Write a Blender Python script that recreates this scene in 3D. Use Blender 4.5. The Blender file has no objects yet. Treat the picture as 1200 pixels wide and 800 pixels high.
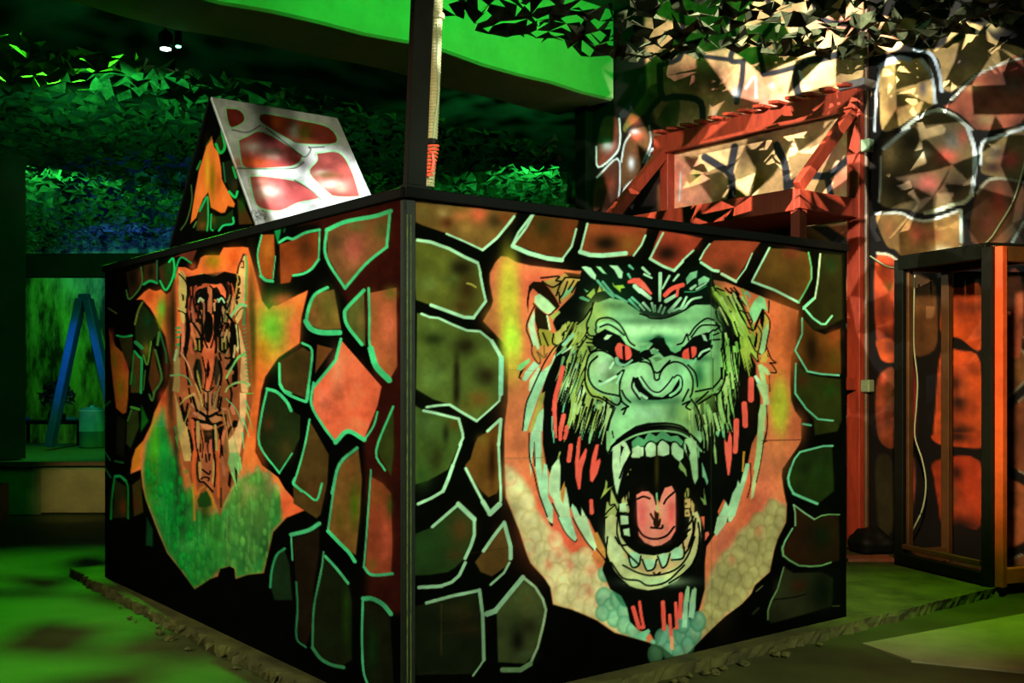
import bpy, bmesh, math, random
import numpy as np
from mathutils import Vector, Matrix
random.seed(7); rng = np.random.default_rng(11)
C = bpy.context.scene.collection
# ---------------------------------------------------------------- camera model (1200 x 800)
F = 1243.0; CX = 600.0; HV = 441.0; CAM_Z = 1.42
dR = Vector((0.788, 0.6157, 0)).normalized()      # along the gorilla face, away from the corner
dL = Vector((-dR.y, dR.x, 0))                     # along the tiger face, away from the corner
NR = Vector((dR.y, -dR.x, 0))                     # outward normal of the gorilla face
NL = -dR                                          # outward normal of the tiger face
UP = Vector((0, 0, 1))
CORNER = Vector((-0.4223, 4.2, 0))
def ray(u, v): return Vector(((u-CX)/F, 1.0, (HV-v)/F))
def on_plane(u, v, p0, n):
    r = ray(u, v); o = Vector((0, 0, CAM_Z))
    return o + r*((p0-o).dot(n)/r.dot(n))
def on_z(u, v, z):
    r = ray(u, v); k = (z-CAM_Z)/r.z
    return Vector((0, 0, CAM_Z)) + r*k
def at_y(u, v, y):
    return Vector((0, 0, CAM_Z)) + ray(u, v)*y
# ---------------------------------------------------------------- objects
def new_obj(name, me, mat=None, parent=None):
    o = bpy.data.objects.new(name, me); C.objects.link(o)
    if mat:
        for m in (mat if isinstance(mat, (list, tuple)) else [mat]): me.materials.append(m)
    if parent is not None: o.parent = parent; 
    if parent is not None: o.matrix_parent_inverse = Matrix.Translation(-parent.location) if parent.parent is None else Matrix.Identity(4)
    return o
def tag(o, label=None, cat=None, group=None, kind=None):
    if label: o['label'] = label
    if cat: o['category'] = cat
    if group: o['group'] = group
    if kind: o['kind'] = kind
    return o
def empty(name, loc, label, cat, group=None):
    o = bpy.data.objects.new(name, None); C.objects.link(o); o.location = loc
    return tag(o, label, cat, group)
class MB:
    def __init__(s): s.bm = bmesh.new()
    def box(s, c, ax, ay, az, hx, hy, hz):
        """box round centre c with half sizes along three unit axes"""
        c = Vector(c); vs = []
        for k in (-1, 1):
            for j in (-1, 1):
                for i in (-1, 1): vs.append(s.bm.verts.new(c+ax*(i*hx)+ay*(j*hy)+az*(k*hz)))
        for f in ((0,2,3,1),(4,5,7,6),(0,1,5,4),(2,6,7,3),(0,4,6,2),(1,3,7,5)): s.bm.faces.new([vs[i] for i in f])
        return s
    def bar(s, a, b, w, h, up=UP):
        a = Vector(a); b = Vector(b); d = (b-a); L = d.length; d.normalize()
        x = d.cross(up)
        if x.length < 1e-4: x = d.cross(Vector((dR)))
        x.normalize(); y = x.cross(d)
        return s.box((a+b)/2, x, d, y, w/2, L/2, h/2)
    def tube(s, pts, r, n=8, cap=True, closed=False):
        pts = [Vector(p) for p in pts]; rs = r if isinstance(r, (list, tuple)) else [r]*len(pts)
        rings = []
        for i, p in enumerate(pts):
            d = (pts[min(i+1, len(pts)-1)]-pts[max(i-1, 0)]).normalized()
            x = d.cross(UP if abs(d.z) < .9 else Vector((1, 0, 0))).normalized(); y = d.cross(x)
            rings.append([s.bm.verts.new(p+(x*math.cos(t*2*math.pi/n)+y*math.sin(t*2*math.pi/n))*rs[i]) for t in range(n)])
        for a, b in zip(rings, rings[1:]):
            for t in range(n): s.bm.faces.new((a[t], a[(t+1) % n], b[(t+1) % n], b[t]))
        if cap: s.bm.faces.new(rings[0]); s.bm.faces.new(rings[-1][::-1])
        return s
    def lathe(s, base, prof, n=24):
        base = Vector(base); rings = []
        for r, z in prof:
            rings.append([s.bm.verts.new(base+Vector((r*math.cos(t*2*math.pi/n), r*math.sin(t*2*math.pi/n), z))) for t in range(n)])
        for a, b in zip(rings, rings[1:]):
            for t in range(n): s.bm.faces.new((a[t], a[(t+1) % n], b[(t+1) % n], b[t]))
        s.bm.faces.new(rings[0][::-1]); s.bm.faces.new(rings[-1])
        return s
    def prism(s, pts, off):
        """closed outline pts pushed along off"""
        a = [s.bm.verts.new(Vector(p)) for p in pts]; b = [s.bm.verts.new(Vector(p)+off) for p in pts]; n = len(a)
        s.bm.faces.new(a); s.bm.faces.new(b[::-1])
        for i in range(n): s.bm.faces.new((a[i], b[i], b[(i+1) % n], a[(i+1) % n]))
        return s
    def mesh(s, name, bevel=0, smooth=False):
        if bevel: bmesh.ops.bevel(s.bm, geom=list(s.bm.edges), offset=bevel, segments=1, affect='EDGES', profile=.5)
        bmesh.ops.recalc_face_normals(s.bm, faces=list(s.bm.faces))
        me = bpy.data.meshes.new(name); s.bm.to_mesh(me); s.bm.free()
        if smooth: me.shade_smooth()
        return me
    def build(s, name, mat, parent=None, bevel=0, smooth=False):
        return new_obj(name, s.mesh(name, bevel, smooth), mat, parent)
# ---------------------------------------------------------------- materials
def s2l(c): 
    c = np.asarray(c, float)/255.0
    return np.where(c <= .04045, c/12.92, ((c+.055)/1.055)**2.4)
def mat(name, rgb, rough=.6, metal=0, noise=.25, scale=8, bump=.15, stretch=(1,1,1), dirt=None, spec=.5):
    m = bpy.data.materials.new(name); m.use_nodes = True; nt = m.node_tree; b = nt.nodes['Principled BSDF']
    b.inputs['Roughness'].default_value = rough; b.inputs['Metallic'].default_value = metal
    b.inputs['Specular IOR Level'].default_value = spec
    tc = nt.nodes.new('ShaderNodeTexCoord'); mp = nt.nodes.new('ShaderNodeMapping'); mp.inputs['Scale'].default_value = stretch
    nz = nt.nodes.new('ShaderNodeTexNoise'); nz.inputs['Scale'].default_value = scale; nz.inputs['Detail'].default_value = 7; nz.inputs['Roughness'].default_value = .65
    nt.links.new(tc.outputs['Object'], mp.inputs[0]); nt.links.new(mp.outputs[0], nz.inputs[0])
    rp = nt.nodes.new('ShaderNodeValToRGB'); lin = s2l(rgb); d = s2l(dirt) if dirt else lin*(1-noise)
    rp.color_ramp.elements[0].position = .3; rp.color_ramp.elements[0].color = (*d, 1)
    rp.color_ramp.elements[1].position = .7; rp.color_ramp.elements[1].color = (*np.minimum(lin*(1+noise*.6), .95), 1)
    nt.links.new(nz.outputs[0], rp.inputs[0]); nt.links.new(rp.outputs[0], b.inputs['Base Color'])
    if bump:
        bp = nt.nodes.new('ShaderNodeBump'); bp.inputs['Strength'].default_value = bump; bp.inputs['Distance'].default_value = .01
        nt.links.new(nz.outputs[0], bp.inputs['Height']); nt.links.new(bp.outputs[0], b.inputs['Normal'])
    return m
def emit(name, rgb, k):
    m = bpy.data.materials.new(name); m.use_nodes = True; b = m.node_tree.nodes['Principled BSDF']
    b.inputs['Base Color'].default_value = (0, 0, 0, 1); b.inputs['Emission Color'].default_value = (*s2l(rgb), 1); b.inputs['Emission Strength'].default_value = k
    return m
def paint_mat(name, bump=.1, rough=.75, spec=.0):
    """sprayed paint on boards: colour stored per vertex, with fine wear and board grain from noise"""
    m = bpy.data.materials.new(name); m.use_nodes = True; nt = m.node_tree; b = nt.nodes['Principled BSDF']
    b.inputs['Roughness'].default_value = rough; b.inputs['Specular IOR Level'].default_value = spec
    at = nt.nodes.new('ShaderNodeAttribute'); at.attribute_name = 'paint'
    tc = nt.nodes.new('ShaderNodeTexCoord'); nz = nt.nodes.new('ShaderNodeTexNoise'); nz.inputs['Scale'].default_value = 9; nz.inputs['Detail'].default_value = 9; nz.inputs['Roughness'].default_value = .7
    nt.links.new(tc.outputs['Object'], nz.inputs[0])
    mr = nt.nodes.new('ShaderNodeMapRange'); mr.inputs['From Min'].default_value = .3; mr.inputs['From Max'].default_value = .7; mr.inputs['To Min'].default_value = .8; mr.inputs['To Max'].default_value = 1.15
    nt.links.new(nz.outputs[0], mr.inputs['Value'])
    mx = nt.nodes.new('ShaderNodeMix'); mx.data_type = 'RGBA'; mx.blend_type = 'MULTIPLY'; mx.inputs[0].default_value = 1
    nt.links.new(at.outputs['Color'], mx.inputs[6]); nt.links.new(mr.outputs[0], mx.inputs[7]); nt.links.new(mx.outputs[2], b.inputs['Base Color'])
    nz2 = nt.nodes.new('ShaderNodeTexNoise'); nz2.inputs['Scale'].default_value = 60; nz2.inputs['Detail'].default_value = 5
    nt.links.new(tc.outputs['Object'], nz2.inputs[0])
    bp = nt.nodes.new('ShaderNodeBump'); bp.inputs['Strength'].default_value = bump; bp.inputs['Distance'].default_value = .004
    nt.links.new(nz2.outputs[0], bp.inputs['Height']); nt.links.new(bp.outputs[0], b.inputs['Normal'])
    return m
# ---------------------------------------------------------------- mural painter
class Z:
    def __init__(s, x0, y0, k): s.x0, s.y0, s.k = x0, y0, k
PX = Z(0, 0, 1)
def P(z, t):
    a = np.array([[float(q) for q in p.split(',')] for p in t.split()])
    return a/z.k + (z.x0, z.y0)
def catmull(p, closed, n=4):
    if len(p) < 3: return p
    q = np.vstack([p[-1:], p, p[:2]]) if closed else np.vstack([2*p[0]-p[1], p, 2*p[-1]-p[-2]])
    out = []
    for i in range(len(q)-3):
        a, b, c, d = q[i:i+4]
        for t in np.arange(n)/n:
            out.append(.5*((2*b)+(c-a)*t+(2*a-5*b+4*c-d)*t*t+(3*b-a-3*c+d)*t**3))
    if not closed: out.append(p[-1])
    return np.array(out)
class Canvas:
    """colours (sRGB 0..255) sampled at the points of a flat board; U, V are the design coordinates of each point"""
    def __init__(s, U, V, base):
        s.U, s.V = U, V; s.col = np.empty(U.shape+(3,)); s.col[:] = base
    def win(s, x0, y0, x1, y1):
        m = (s.U >= x0) & (s.U <= x1) & (s.V >= y0) & (s.V <= y1)
        r = np.where(m.any(1))[0]; c = np.where(m.any(0))[0]
        if len(r) == 0 or len(c) == 0: return None
        return slice(r[0], r[-1]+1), slice(c[0], c[-1]+1)
    def mix(s, w, a, col):
        s.col[w] += (np.asarray(col, float)-s.col[w])*a[..., None]
    def f(s, z, t, col, soft=.7, a=1., sm=0):
        """filled shape with an edge as soft as the spray"""
        p = P(z, t) if isinstance(t, str) else t
        if sm: p = catmull(p, True)
        lo = p.min(0)-soft-1; hi = p.max(0)+soft+1; w = s.win(lo[0], lo[1], hi[0], hi[1])
        if w is None: return
        X, Y = s.U[w], s.V[w]; ins = np.zeros(X.shape, bool); d2 = np.full(X.shape, 1e9)
        for (x0, y0), (x1, y1) in zip(p, np.roll(p, -1, 0)):
            if y0 != y1:
                c = ((Y >= y0) != (Y >= y1)); ins ^= c & (X < x0+(Y-y0)*(x1-x0)/(y1-y0))
            dx, dy = x1-x0, y1-y0; q = dx*dx+dy*dy
            if q < 1e-9: continue
            h = np.clip(((X-x0)*dx+(Y-y0)*dy)/q, 0, 1)
            d2 = np.minimum(d2, (X-x0-h*dx)**2+(Y-y0-h*dy)**2)
        sd = np.sqrt(d2); sd = np.where(ins, sd, -sd)
        k = np.clip(sd/(2*soft)+.5, 0, 1); s.mix(w, k*k*(3-2*k)*a, col)
    def s(s, z, t, col, w=1., soft=.55, a=1., sm=1, w2=None):
        """brush line, width in the units of z, optionally tapering to w2"""
        p = P(z, t) if isinstance(t, str) else t
        if sm: p = catmull(p, False)
        w0 = w/z.k/2; w1 = (w if w2 is None else w2)/z.k/2; m = max(w0, w1)+soft+1
        lo = p.min(0)-m; hi = p.max(0)+m; wn = s.win(lo[0], lo[1], hi[0], hi[1])
        if wn is None: return
        X, Y = s.U[wn], s.V[wn]; n = len(p)-1; best = np.full(X.shape, 1e9)
        for i in range(n):
            x0, y0 = p[i]; dx, dy = p[i+1]-p[i]; q = dx*dx+dy*dy
            if q < 1e-9: continue
            h = np.clip(((X-x0)*dx+(Y-y0)*dy)/q, 0, 1)
            d = np.sqrt((X-x0-h*dx)**2+(Y-y0-h*dy)**2)-(w0+(w1-w0)*(i+h)/n)
            best = np.minimum(best, d)
        k = np.clip(-best/(2*soft)+.5, 0, 1); s.mix(wn, k*k*(3-2*k)*a, col)
    def cover(s, z, t, soft=.7):
        m = Canvas(s.U, s.V, (0, 0, 0)); m.f(z, t, (1, 1, 1), soft); return m.col[..., :1]
    def amber(s, g, b_, m=1.):
        d = np.clip(s.col[..., 0]-s.col[..., 1], 0, None)*np.asarray(m); s.col[..., 1] += g*d; s.col[..., 2] *= 1-b_*np.clip(d/60, 0, 1)
    def b(s, z, x, y, rx, ry, col, a=1., rot=0, hard=2.):
        """puff of the spray can"""
        cx, cy = x/z.k+z.x0, y/z.k+z.y0; rx /= z.k; ry /= z.k; m = 2.2*max(rx, ry)
        w = s.win(cx-m, cy-m, cx+m, cy+m)
        if w is None: return
        X, Y = s.U[w]-cx, s.V[w]-cy; c, n = math.cos(math.radians(rot)), math.sin(math.radians(rot))
        q = ((X*c+Y*n)/rx)**2+((-X*n+Y*c)/ry)**2
        s.mix(w, np.exp(-q**(hard/2))*a, col)
    def puff(s, cx, cy, r, lit, rim, a=.9, sq=1.):
        """one round cloud lobe: pale body, thin darker underside"""
        w = s.win(cx-r*1.4, cy-r*1.4*sq, cx+r*1.4, cy+r*1.4*sq)
        if w is None: return
        X, Y = (s.U[w]-cx)/r, (s.V[w]-cy)/(r*sq); q = np.sqrt(X*X+Y*Y)
        k = np.clip((1-q)*r/1.4, 0, 1)
        t = (1-.9*np.clip((q-.45)/.55, 0, 1)**1.6)*np.clip(.92-.28*Y+.1*X, .2, 1); t = t[..., None]
        col = np.asarray(rim, float)*(1-t)+np.asarray(lit, float)*t
        s.col[w] += (col-s.col[w])*(k*a)[..., None]
    def mottle(s, amp, cell, seed):
        """cloudy unevenness of hand-sprayed paint"""
        r = np.random.default_rng(seed); n = np.zeros(s.U.shape)
        for i in range(4):
            c_ = cell/2**i; g = r.normal(size=(64, 64)); x = s.U/c_; y = s.V/c_
            xi, yi = np.floor(x).astype(int), np.floor(y).astype(int); fx, fy = x-xi, y-yi; fx = fx*fx*(3-2*fx); fy = fy*fy*(3-2*fy)
            q = lambda a, b: g[(yi+b) % 64, (xi+a) % 64]
            n += ((q(0,0)*(1-fx)+q(1,0)*fx)*(1-fy)+(q(0,1)*(1-fx)+q(1,1)*fx)*fy)*.62**i
        s.col *= np.clip(1+amp*n, .4, 1.6)[..., None]
def board(name, front, nrm, thick, canvas, K, m, parent=None):
    """a board: painted front sampled on a grid of points, plain back and sides, one closed mesh.  K = light the colours were judged under"""
    nt, ns = front.shape[:2]; n3 = np.array(nrm)
    vf = front.reshape(-1, 3); idx = np.arange(ns*nt).reshape(nt, ns)
    quads = np.stack([idx[:-1, :-1], idx[:-1, 1:], idx[1:, 1:], idx[1:, :-1]], -1).reshape(-1, 4)
    per = np.concatenate([idx[0, :], idx[1:, -1], idx[-1, -2::-1], idx[-2:0:-1, 0]])
    vb = vf[per]-n3*thick; bi = ns*nt+np.arange(len(per))
    side = np.stack([per, bi, np.roll(bi, -1), np.roll(per, -1)], -1)
    V = np.vstack([vf, vb]); me = bpy.data.meshes.new(name)
    nq = len(quads)+len(side); loops = np.concatenate([quads.ravel(), side.ravel(), bi])
    me.vertices.add(len(V)); me.vertices.foreach_set('co', V.ravel())
    me.loops.add(len(loops)); me.loops.foreach_set('vertex_index', loops.astype(np.int32))
    me.polygons.add(nq+1); st = np.append(np.arange(nq)*4, nq*4); tot = np.append(np.full(nq, 4), len(bi))
    me.polygons.foreach_set('loop_start', st.astype(np.int32)); me.polygons.foreach_set('loop_total', tot.astype(np.int32))
    me.update(calc_edges=True); me.validate()
    col = np.clip(s2l(np.clip(canvas.col, 0, 255))/np.asarray(K), 0.0005, .93).reshape(-1, 3)
    full = np.ones((len(V), 4)); full[:len(vf), :3] = col; full[len(vf):, :3] = (.012, .010, .007)
    at = me.attributes.new('paint', 'FLOAT_COLOR', 'POINT'); at.data.foreach_set('color', full.ravel())
    return new_obj(name, me, m, parent)
def sheet(corners, ns, nt, us=None, ts=None):
    """bilinear grid over corners a, b (bottom) and c, d (top): a-b, d-c"""
    a, b, c, d = [np.array(q) for q in corners]
    S = np.linspace(0, 1, ns) if us is None else us; T = np.linspace(0, 1, nt) if ts is None else ts
    S, T = np.meshgrid(S, T); S = S[..., None]; T = T[..., None]
    return (a*(1-S)+b*S)*(1-T)+(d*(1-S)+c*S)*T
def proj(f): return CX+F*f[..., 0]/f[..., 1], HV-F*(f[..., 2]-CAM_Z)/f[..., 1]
# ================================================================ the gorilla face of the bunker
BLK = (5, 7, 3); MINT = (158, 218, 154); MINTD = (92, 185, 128); PALE = (176, 218, 150); OLV = (150, 176, 72); OCH = (188, 156, 66); RED = (252, 90, 64); FACE = (136, 204, 126)
def paint_gorilla(U, V):
    c = Canvas(U, V, BLK); f, s, b = c.f, c.s, c.b
    R1, R2, R3, R4, R5 = Z(470,220,8), Z(470,320,8), Z(470,420,8), Z(470,520,6), Z(470,660,5.714)
    R6, R7, R8, R9, R10, R11, R12 = Z(600,230,6), Z(800,230,6), Z(850,350,8), Z(850,450,8), Z(850,550,8), Z(850,640,8), Z(670,690,6.667)
    A1, A2, A3, A4, A5, A6, A7, A8 = [Z(x, y, 8) for y in (305, 405, 505, 605) for x in (600, 750)]
    G1, G2 = Z(580,290,3.3333), Z(580,530,3.3333)
    # --- sprayed ground behind the animal
    BG = "574,320 580,308 587,300 595,301 605,307 622,311 673,317 740,318 800,322 850,330 887,345 936,364 934,377 932,402 927,420 926,450 927,469 932,482 939,491 939,515 936,522 917,549 916,557 919,577 922,591 921,612 911,632 907,645 902,670 885,685 880,696 870,707 850,722 835,736 814,757 805,766 790,769 775,757 745,748 720,741 700,727 685,720 670,714 648,708 645,688 638,677 622,660 618,651 608,620 593,583 591,536 591,500 595,470 596,420 595,407 566,376 576,359 578,352 574,332"
    f(PX, BG, (212, 106, 62), soft=1)
    b(PX, 628, 335, 26, 22, (228, 92, 64), .8); b(PX, 610, 480, 20, 50, (206, 112, 66), .8); b(PX, 582, 335, 8, 20, (190, 96, 60), .6)
    b(PX, 596, 352, 14, 62, (190, 188, 50), 1, hard=3.5); b(PX, 600, 402, 12, 26, (168, 224, 52), 1, hard=3); b(PX, 601, 428, 11, 24, (190, 180, 52), .8)
    b(PX, 575, 372, 10, 14, (176, 120, 52), .7)
    b(PX, 645, 620, 34, 40, (224, 84, 62), .9); b(PX, 660, 645, 25, 22, (222, 78, 58), .8); b(PX, 598, 560, 12, 26, (205, 120, 78), .8)
    b(PX, 915, 400, 20, 60, (196, 92, 42), .8); b(PX, 932, 385, 8, 30, (120, 56, 24), .8); b(PX, 926, 420, 9, 26, (150, 66, 30), .6); b(PX, 906, 375, 10, 24, (214, 92, 52), .7)
    b(PX, 914, 477, 12, 36, (178, 184, 44), 1, hard=4); b(PX, 935, 500, 10, 18, (206, 92, 52), .7); b(PX, 905, 535, 20, 24, (196, 110, 62), .8)
    b(PX, 895, 570, 14, 34, (200, 98, 66), .8); b(PX, 880, 600, 18, 22, (190, 78, 54), .7); b(PX, 850, 632, 16, 18, (196, 78, 58), .8)
    b(PX, 845, 650, 12, 60, (190, 112, 76), .6)
    c.amber(.09, 0)
    # --- cloud banks of round spray puffs, kept inside the black border
    inside = c.cover(PX, BG, 1.2); keep = c.col.copy()
    f(PX, "591,545 600,548 612,560 622,574 628,596 640,612 655,632 668,648 690,650 700,668 712,685 722,690 735,700 742,720 748,748 720,741 700,727 685,720 670,714 648,708 645,688 638,677 622,660 618,651 608,620 593,583", (196, 190, 118), soft=5)
    r = np.random.default_rng(3)
    LC = [(606,572,12),(600,560,9),(616,590,13),(612,608,12),(622,612,13),(628,628,12),(633,646,13),(622,640,10),(645,642,12),(652,632,10),(640,660,14),(653,656,13),(662,668,12),(650,676,14),(640,688,12),(664,684,13),(675,660,11),(684,652,11),(690,664,11),(676,676,12),(688,680,12),(698,676,10),(660,700,13),(674,696,12),(686,698,12),(698,692,10),(680,710,12),(694,712,11),(704,704,10)]
    for x, y, q in LC: c.puff(x+r.uniform(-2,2), y+r.uniform(-2,2), q*r.uniform(.75,1.05), (216, 212, 140), (206, 132, 82) if r.random() < .25 else (168, 152, 82), .7, 1.3)
    for x, y, q in [(655,650,5),(668,662,5),(693,668,6),(643,662,5),(690,693,5),(648,630,6)]: b(PX, x, y, q, q*1.3, (214, 112, 74), .55)
    for x, y, q in [(709,672,9),(708,700,11),(716,712,11),(726,702,12),(720,724,10),(734,716,12),(732,732,10),(742,738,9),(706,718,9)]: c.puff(x, y, q, (132, 200, 140), (62, 130, 82), .85, 1.2)
    f(PX, "716,690 724,689 733,699 737,712 729,710 722,700", (58, 130, 82), soft=1.5)
    f(PX, "804,768 812,748 822,724 826,690 834,668 845,650 856,640 866,622 880,612 894,598 904,584 921,592 920,612 908,645 902,670 885,685 870,707 850,722 835,736 816,757", (158, 154, 90), soft=5)
    RC = [(905,594,10),(915,600,8),(888,612,11),(903,612,10),(914,612,9),(880,626,10),(893,628,11),(907,626,10),(870,636,10),(884,640,11),(898,642,11),(906,640,9),(866,650,10),(878,654,10),(891,657,10),(901,656,9),(850,652,9),(858,662,10),(872,666,9),(884,670,9),(896,668,9),(846,668,10),(860,676,10),(874,682,10),(888,684,9),(842,684,10),(854,692,10),(868,696,10),(880,696,8),(836,698,10),(848,706,10),(860,710,10),(830,712,10),(842,720,9),(825,726,10),(834,732,8)]
    for x, y, q in RC: c.puff(x+r.uniform(-2,2), y+r.uniform(-2,2), q*r.uniform(.75,1.05), (164, 162, 90), (116, 108, 52), .7, 1.35)
    for x, y, q in [(889,622,5),(893,585,6),(845,640,5),(858,656,4)]: b(PX, x, y, q, q*1.5, (188, 96, 62), .5)
    c.col = keep*(1-inside)+c.col*inside
    # --- the black coat
    f(PX, "683,313 672,345 655,362 648,378 652,388 650,400 652,412 648,425 640,440 635,460 637,475 636,500 636,520 640,545 650,565 655,575 665,590 672,600 690,608 700,630 708,650 706,668 715,690 728,698 735,712 738,728 748,738 762,742 770,756 780,745 790,735 812,735 820,712 826,690 826,660 828,640 838,625 846,600 860,585 868,565 876,545 881,520 891,500 891,465 886,440 886,428 880,415 870,400 862,385 855,365 850,350 838,335 833,318 760,312", (7, 10, 5), soft=.8)
    b(PX, 720, 340, 30, 26, (10, 42, 18), .8); b(PX, 820, 335, 22, 22, (8, 36, 16), .6); b(PX, 880, 470, 10, 40, (32, 18, 6), .6); b(PX, 838, 470, 10, 60, (16, 30, 8), .4)
    for x, y, q in [(768,766,10),(776,748,10),(790,752,12),(800,744,11),(812,742,11),(800,730,10),(818,728,10),(806,756,9),(784,762,9),(795,764,8)]: c.puff(x, y, q, (96, 160, 116), (44, 96, 62), .85, 1.35)
    f(R12, "490,360 600,310 615,330 580,380 590,410 500,385", (110, 190, 130)); c.puff(765, 752, 4, (110,180,130), (60,120,80)); f(R12, "745,270 770,310 730,420 680,430 700,370", (96, 160, 116), soft=1)
    # --- brush strokes of the mane, left
    f(A3, "400,85 365,170 255,260 200,370 150,480 115,620 104,700 106,800 140,800 175,690 240,500 290,380 340,250 410,100", (152, 220, 152))
    f(A3, "310,430 255,455 235,560 190,700 160,800 205,800 230,720 275,600 300,500", (168, 168, 66))
    f(A3, "290,585 245,640 190,800 285,800 298,600", MINT)
    f(A3, "165,115 60,180 45,235 85,228 170,150", (120,210,110)); f(A3, "205,145 120,250 95,320 130,335 200,240 260,180", MINT); f(A3, "250,190 165,320 155,420 175,430 230,310 270,230", PALE); f(A3, "130,205 105,235 75,290 100,325 60,300 75,240", BLK, soft=.5)
    f(A5, "180,0 275,0 275,110 290,290 330,320 340,480 340,620 385,720 385,800 320,800 270,640 235,440 215,330 210,100 190,240 180,440 165,300 158,170", MINT)
    f(A5, "440,245 455,330 450,560 505,520 530,640 548,800 430,800 385,640 345,580 345,440 375,330", PALE); f(A5, "455,560 490,470 500,540 480,680 460,640", (190,130,50))
    f(A5, "565,680 600,715 640,800 580,800 552,720", MINT); f(A5, "650,715 695,800 650,800", PALE); f(A5, "280,150 300,300 285,420 270,260", (180,150,70))
    f(A7, "320,0 385,0 380,95 345,45", PALE); f(A7, "340,45 385,70 380,100 360,80", BLK, soft=.5)
    f(A7, "425,0 550,0 612,218 585,238 540,200 480,110", MINT); f(A7, "575,0 700,0 742,130 800,300 772,322 705,235 620,95", PALE)
    f(A7, "765,160 800,145 885,330 875,400 800,300", (178,128,52)); f(A7, "795,315 872,420 850,480 745,370", (184,112,52)); s(A7, "790,300 870,400", BLK, 12)
    s(A7, "430,10 500,150 585,235 610,215", BLK, 9); s(A7, "570,10 620,110 700,240 760,310", BLK, 12)
    s(A3, "100,790 130,560 175,440 250,270 320,130 400,10", BLK, 13); s(A5, "160,20 165,250 210,400 245,560 330,800", BLK, 13); s(A5, "210,110 215,330 200,200", BLK, 8); s(A5, "380,680 440,800", BLK, 14)
    for t, w, k in [("545,280 515,370", 22, (70,170,120)), ("540,400 500,500 478,620", 26, MINTD), ("632,540 590,720", 20, MINTD), ("378,665 376,790", 18, MINTD), ("500,20 420,90", 24, MINTD), ("560,10 470,70", 24, PALE)]: s(A3, t, k, w, w2=w*.5)
    for t, w, k in [("385,0 395,110", 22, MINTD), ("665,0 655,80", 22, MINTD), ("745,0 725,110", 40, (120,190,120)), ("830,0 815,60", 18, MINTD), ("450,200 430,260", 18, OLV)]: s(A5, t, k, w, w2=w*.4)
    # --- mane, right
    f(A4, "970,0 1050,0 1090,60 1112,170 1050,90 985,60", (150,180,60))
    f(A4, "1070,285 1110,300 1150,360 1185,430 1190,560 1170,700 1172,800 1108,800 1118,640 1160,600 1150,440", PALE); f(A4, "1105,185 1140,200 1200,330 1200,520 1165,420", (150,190,100))
    f(A6, "1105,0 1165,0 1150,180 1100,440 1062,620 1038,640 1050,500 1072,380 1045,250 1085,240", (170,200,120)); f(A6, "1040,250 1080,240 1060,420 1040,330", (206,98,54))
    f(A6, "990,300 1030,305 1000,440 950,600 890,800 735,800 765,740 800,650 830,710 868,580 905,520 918,455 938,500", (150,205,140))
    f(A6, "785,635 800,660 740,790 728,750", (200,100,50)); f(A6, "965,190 985,190 970,380 955,380", (210,150,40)); f(A6, "1020,360 1045,360 1030,600 980,680", (206,98,54))
    f(A8, "722,0 885,0 855,50 820,45 718,185 693,150", (160,205,140)); f(A8, "820,0 830,50 815,55", BLK); s(A8, "720,0 690,140", BLK, 12)
    s(A6, "1160,90 1130,300 1090,480", BLK, 8); s(A6, "1190,0 1160,90 1190,95", BLK, 8); s(A6, "1035,300 1040,480 1010,620", BLK, 10)
    s(A4, "1085,290 1150,440", MINT, 30, w2=18)
    # olive and green fur beside the face, right
    f(A2, "670,250 720,235 800,290 900,370 975,460 1010,600 1065,780 1080,800 955,800 885,690 850,560 800,480 740,380 690,330", (142,190,62), soft=1); b(A2, 860, 380, 45, 55, (160,180,120), .8); b(A2, 930, 590, 45, 90, (160,220,110), .8); b(A2, 730, 300, 50, 50, (120,140,40), .7)
    f(A2, "690,245 800,330 830,420 740,420 680,330", (88,110,30), soft=2, a=.7); f(A4, "745,90 800,20 860,0 905,0 925,180 912,345 895,520 875,650 850,590 835,470 828,340 790,190", (116,182,74)); f(A4, "800,290 852,350 838,480 805,430 770,360", (116,170,52)); f(A4, "690,470 745,500 800,660 795,720 765,770 735,640", (150,182,84)); f(A4, "640,540 665,600 670,720 650,720 610,560", (132,178,96))
    for t in ("690,245 740,330 800,440 860,490", "800,260 840,300 880,310", "720,260 790,290", "770,390 800,440", "850,260 920,340 1000,430", "880,255 930,320"): s(A2, t, BLK, 16)
    for t in ("940,470 985,480 1020,560 1055,620", "985,480 1030,500", "1010,560 1050,555", "1010,630 1060,660", "1010,700 1060,780", "800,500 850,570 880,660 910,740"): s(A2, t, BLK, 10)
    f(A2, "880,690 920,720 960,800 890,800", BLK)
    for t in ("795,110 830,340 850,350", "880,150 920,190", "890,260 905,330", "690,470 740,640 770,790", "700,455 730,490", "755,380 820,480"): s(A4, t, BLK, 14)
    s(A4, "795,540 815,640 828,780", (90,170,130), 14); s(A4, "700,640 740,790", (150,200,110), 28); s(A4, "770,740 775,800", (80,170,120), 14)
    # hair on the brow: quick green dashes
    for t, k in [("650,60 690,55 740,70 790,140 782,185 740,160", MINT), ("785,55 830,60 890,130 850,120", (130,200,130)), ("910,45 990,50 1040,110 1030,170 1000,165 960,90", MINT), ("940,200 960,235 1040,230 1060,255 1020,265 1020,300 950,240", (150,210,60)), ("700,330 770,260 780,310 740,360", (150,190,70)), ("625,345 660,335 730,370 720,390 640,362", (80,170,110)), ("670,265 720,290 700,300", (90,180,110)), ("800,300 825,230 840,290", (180,190,70)), ("835,210 880,290 850,285", (180,190,70))]: f(A1, t, k, soft=.6)
    for t in ("800,190 860,260 900,300 950,345", "850,200 950,320"): s(A1, t, MINTD, 22)
    for t in ("970,330 1080,390", "1100,370 1190,460", "1125,350 1195,410", "1100,50 1135,80", "1090,130 1110,165"): s(A1, t, MINTD, 26, w2=18)
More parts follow.
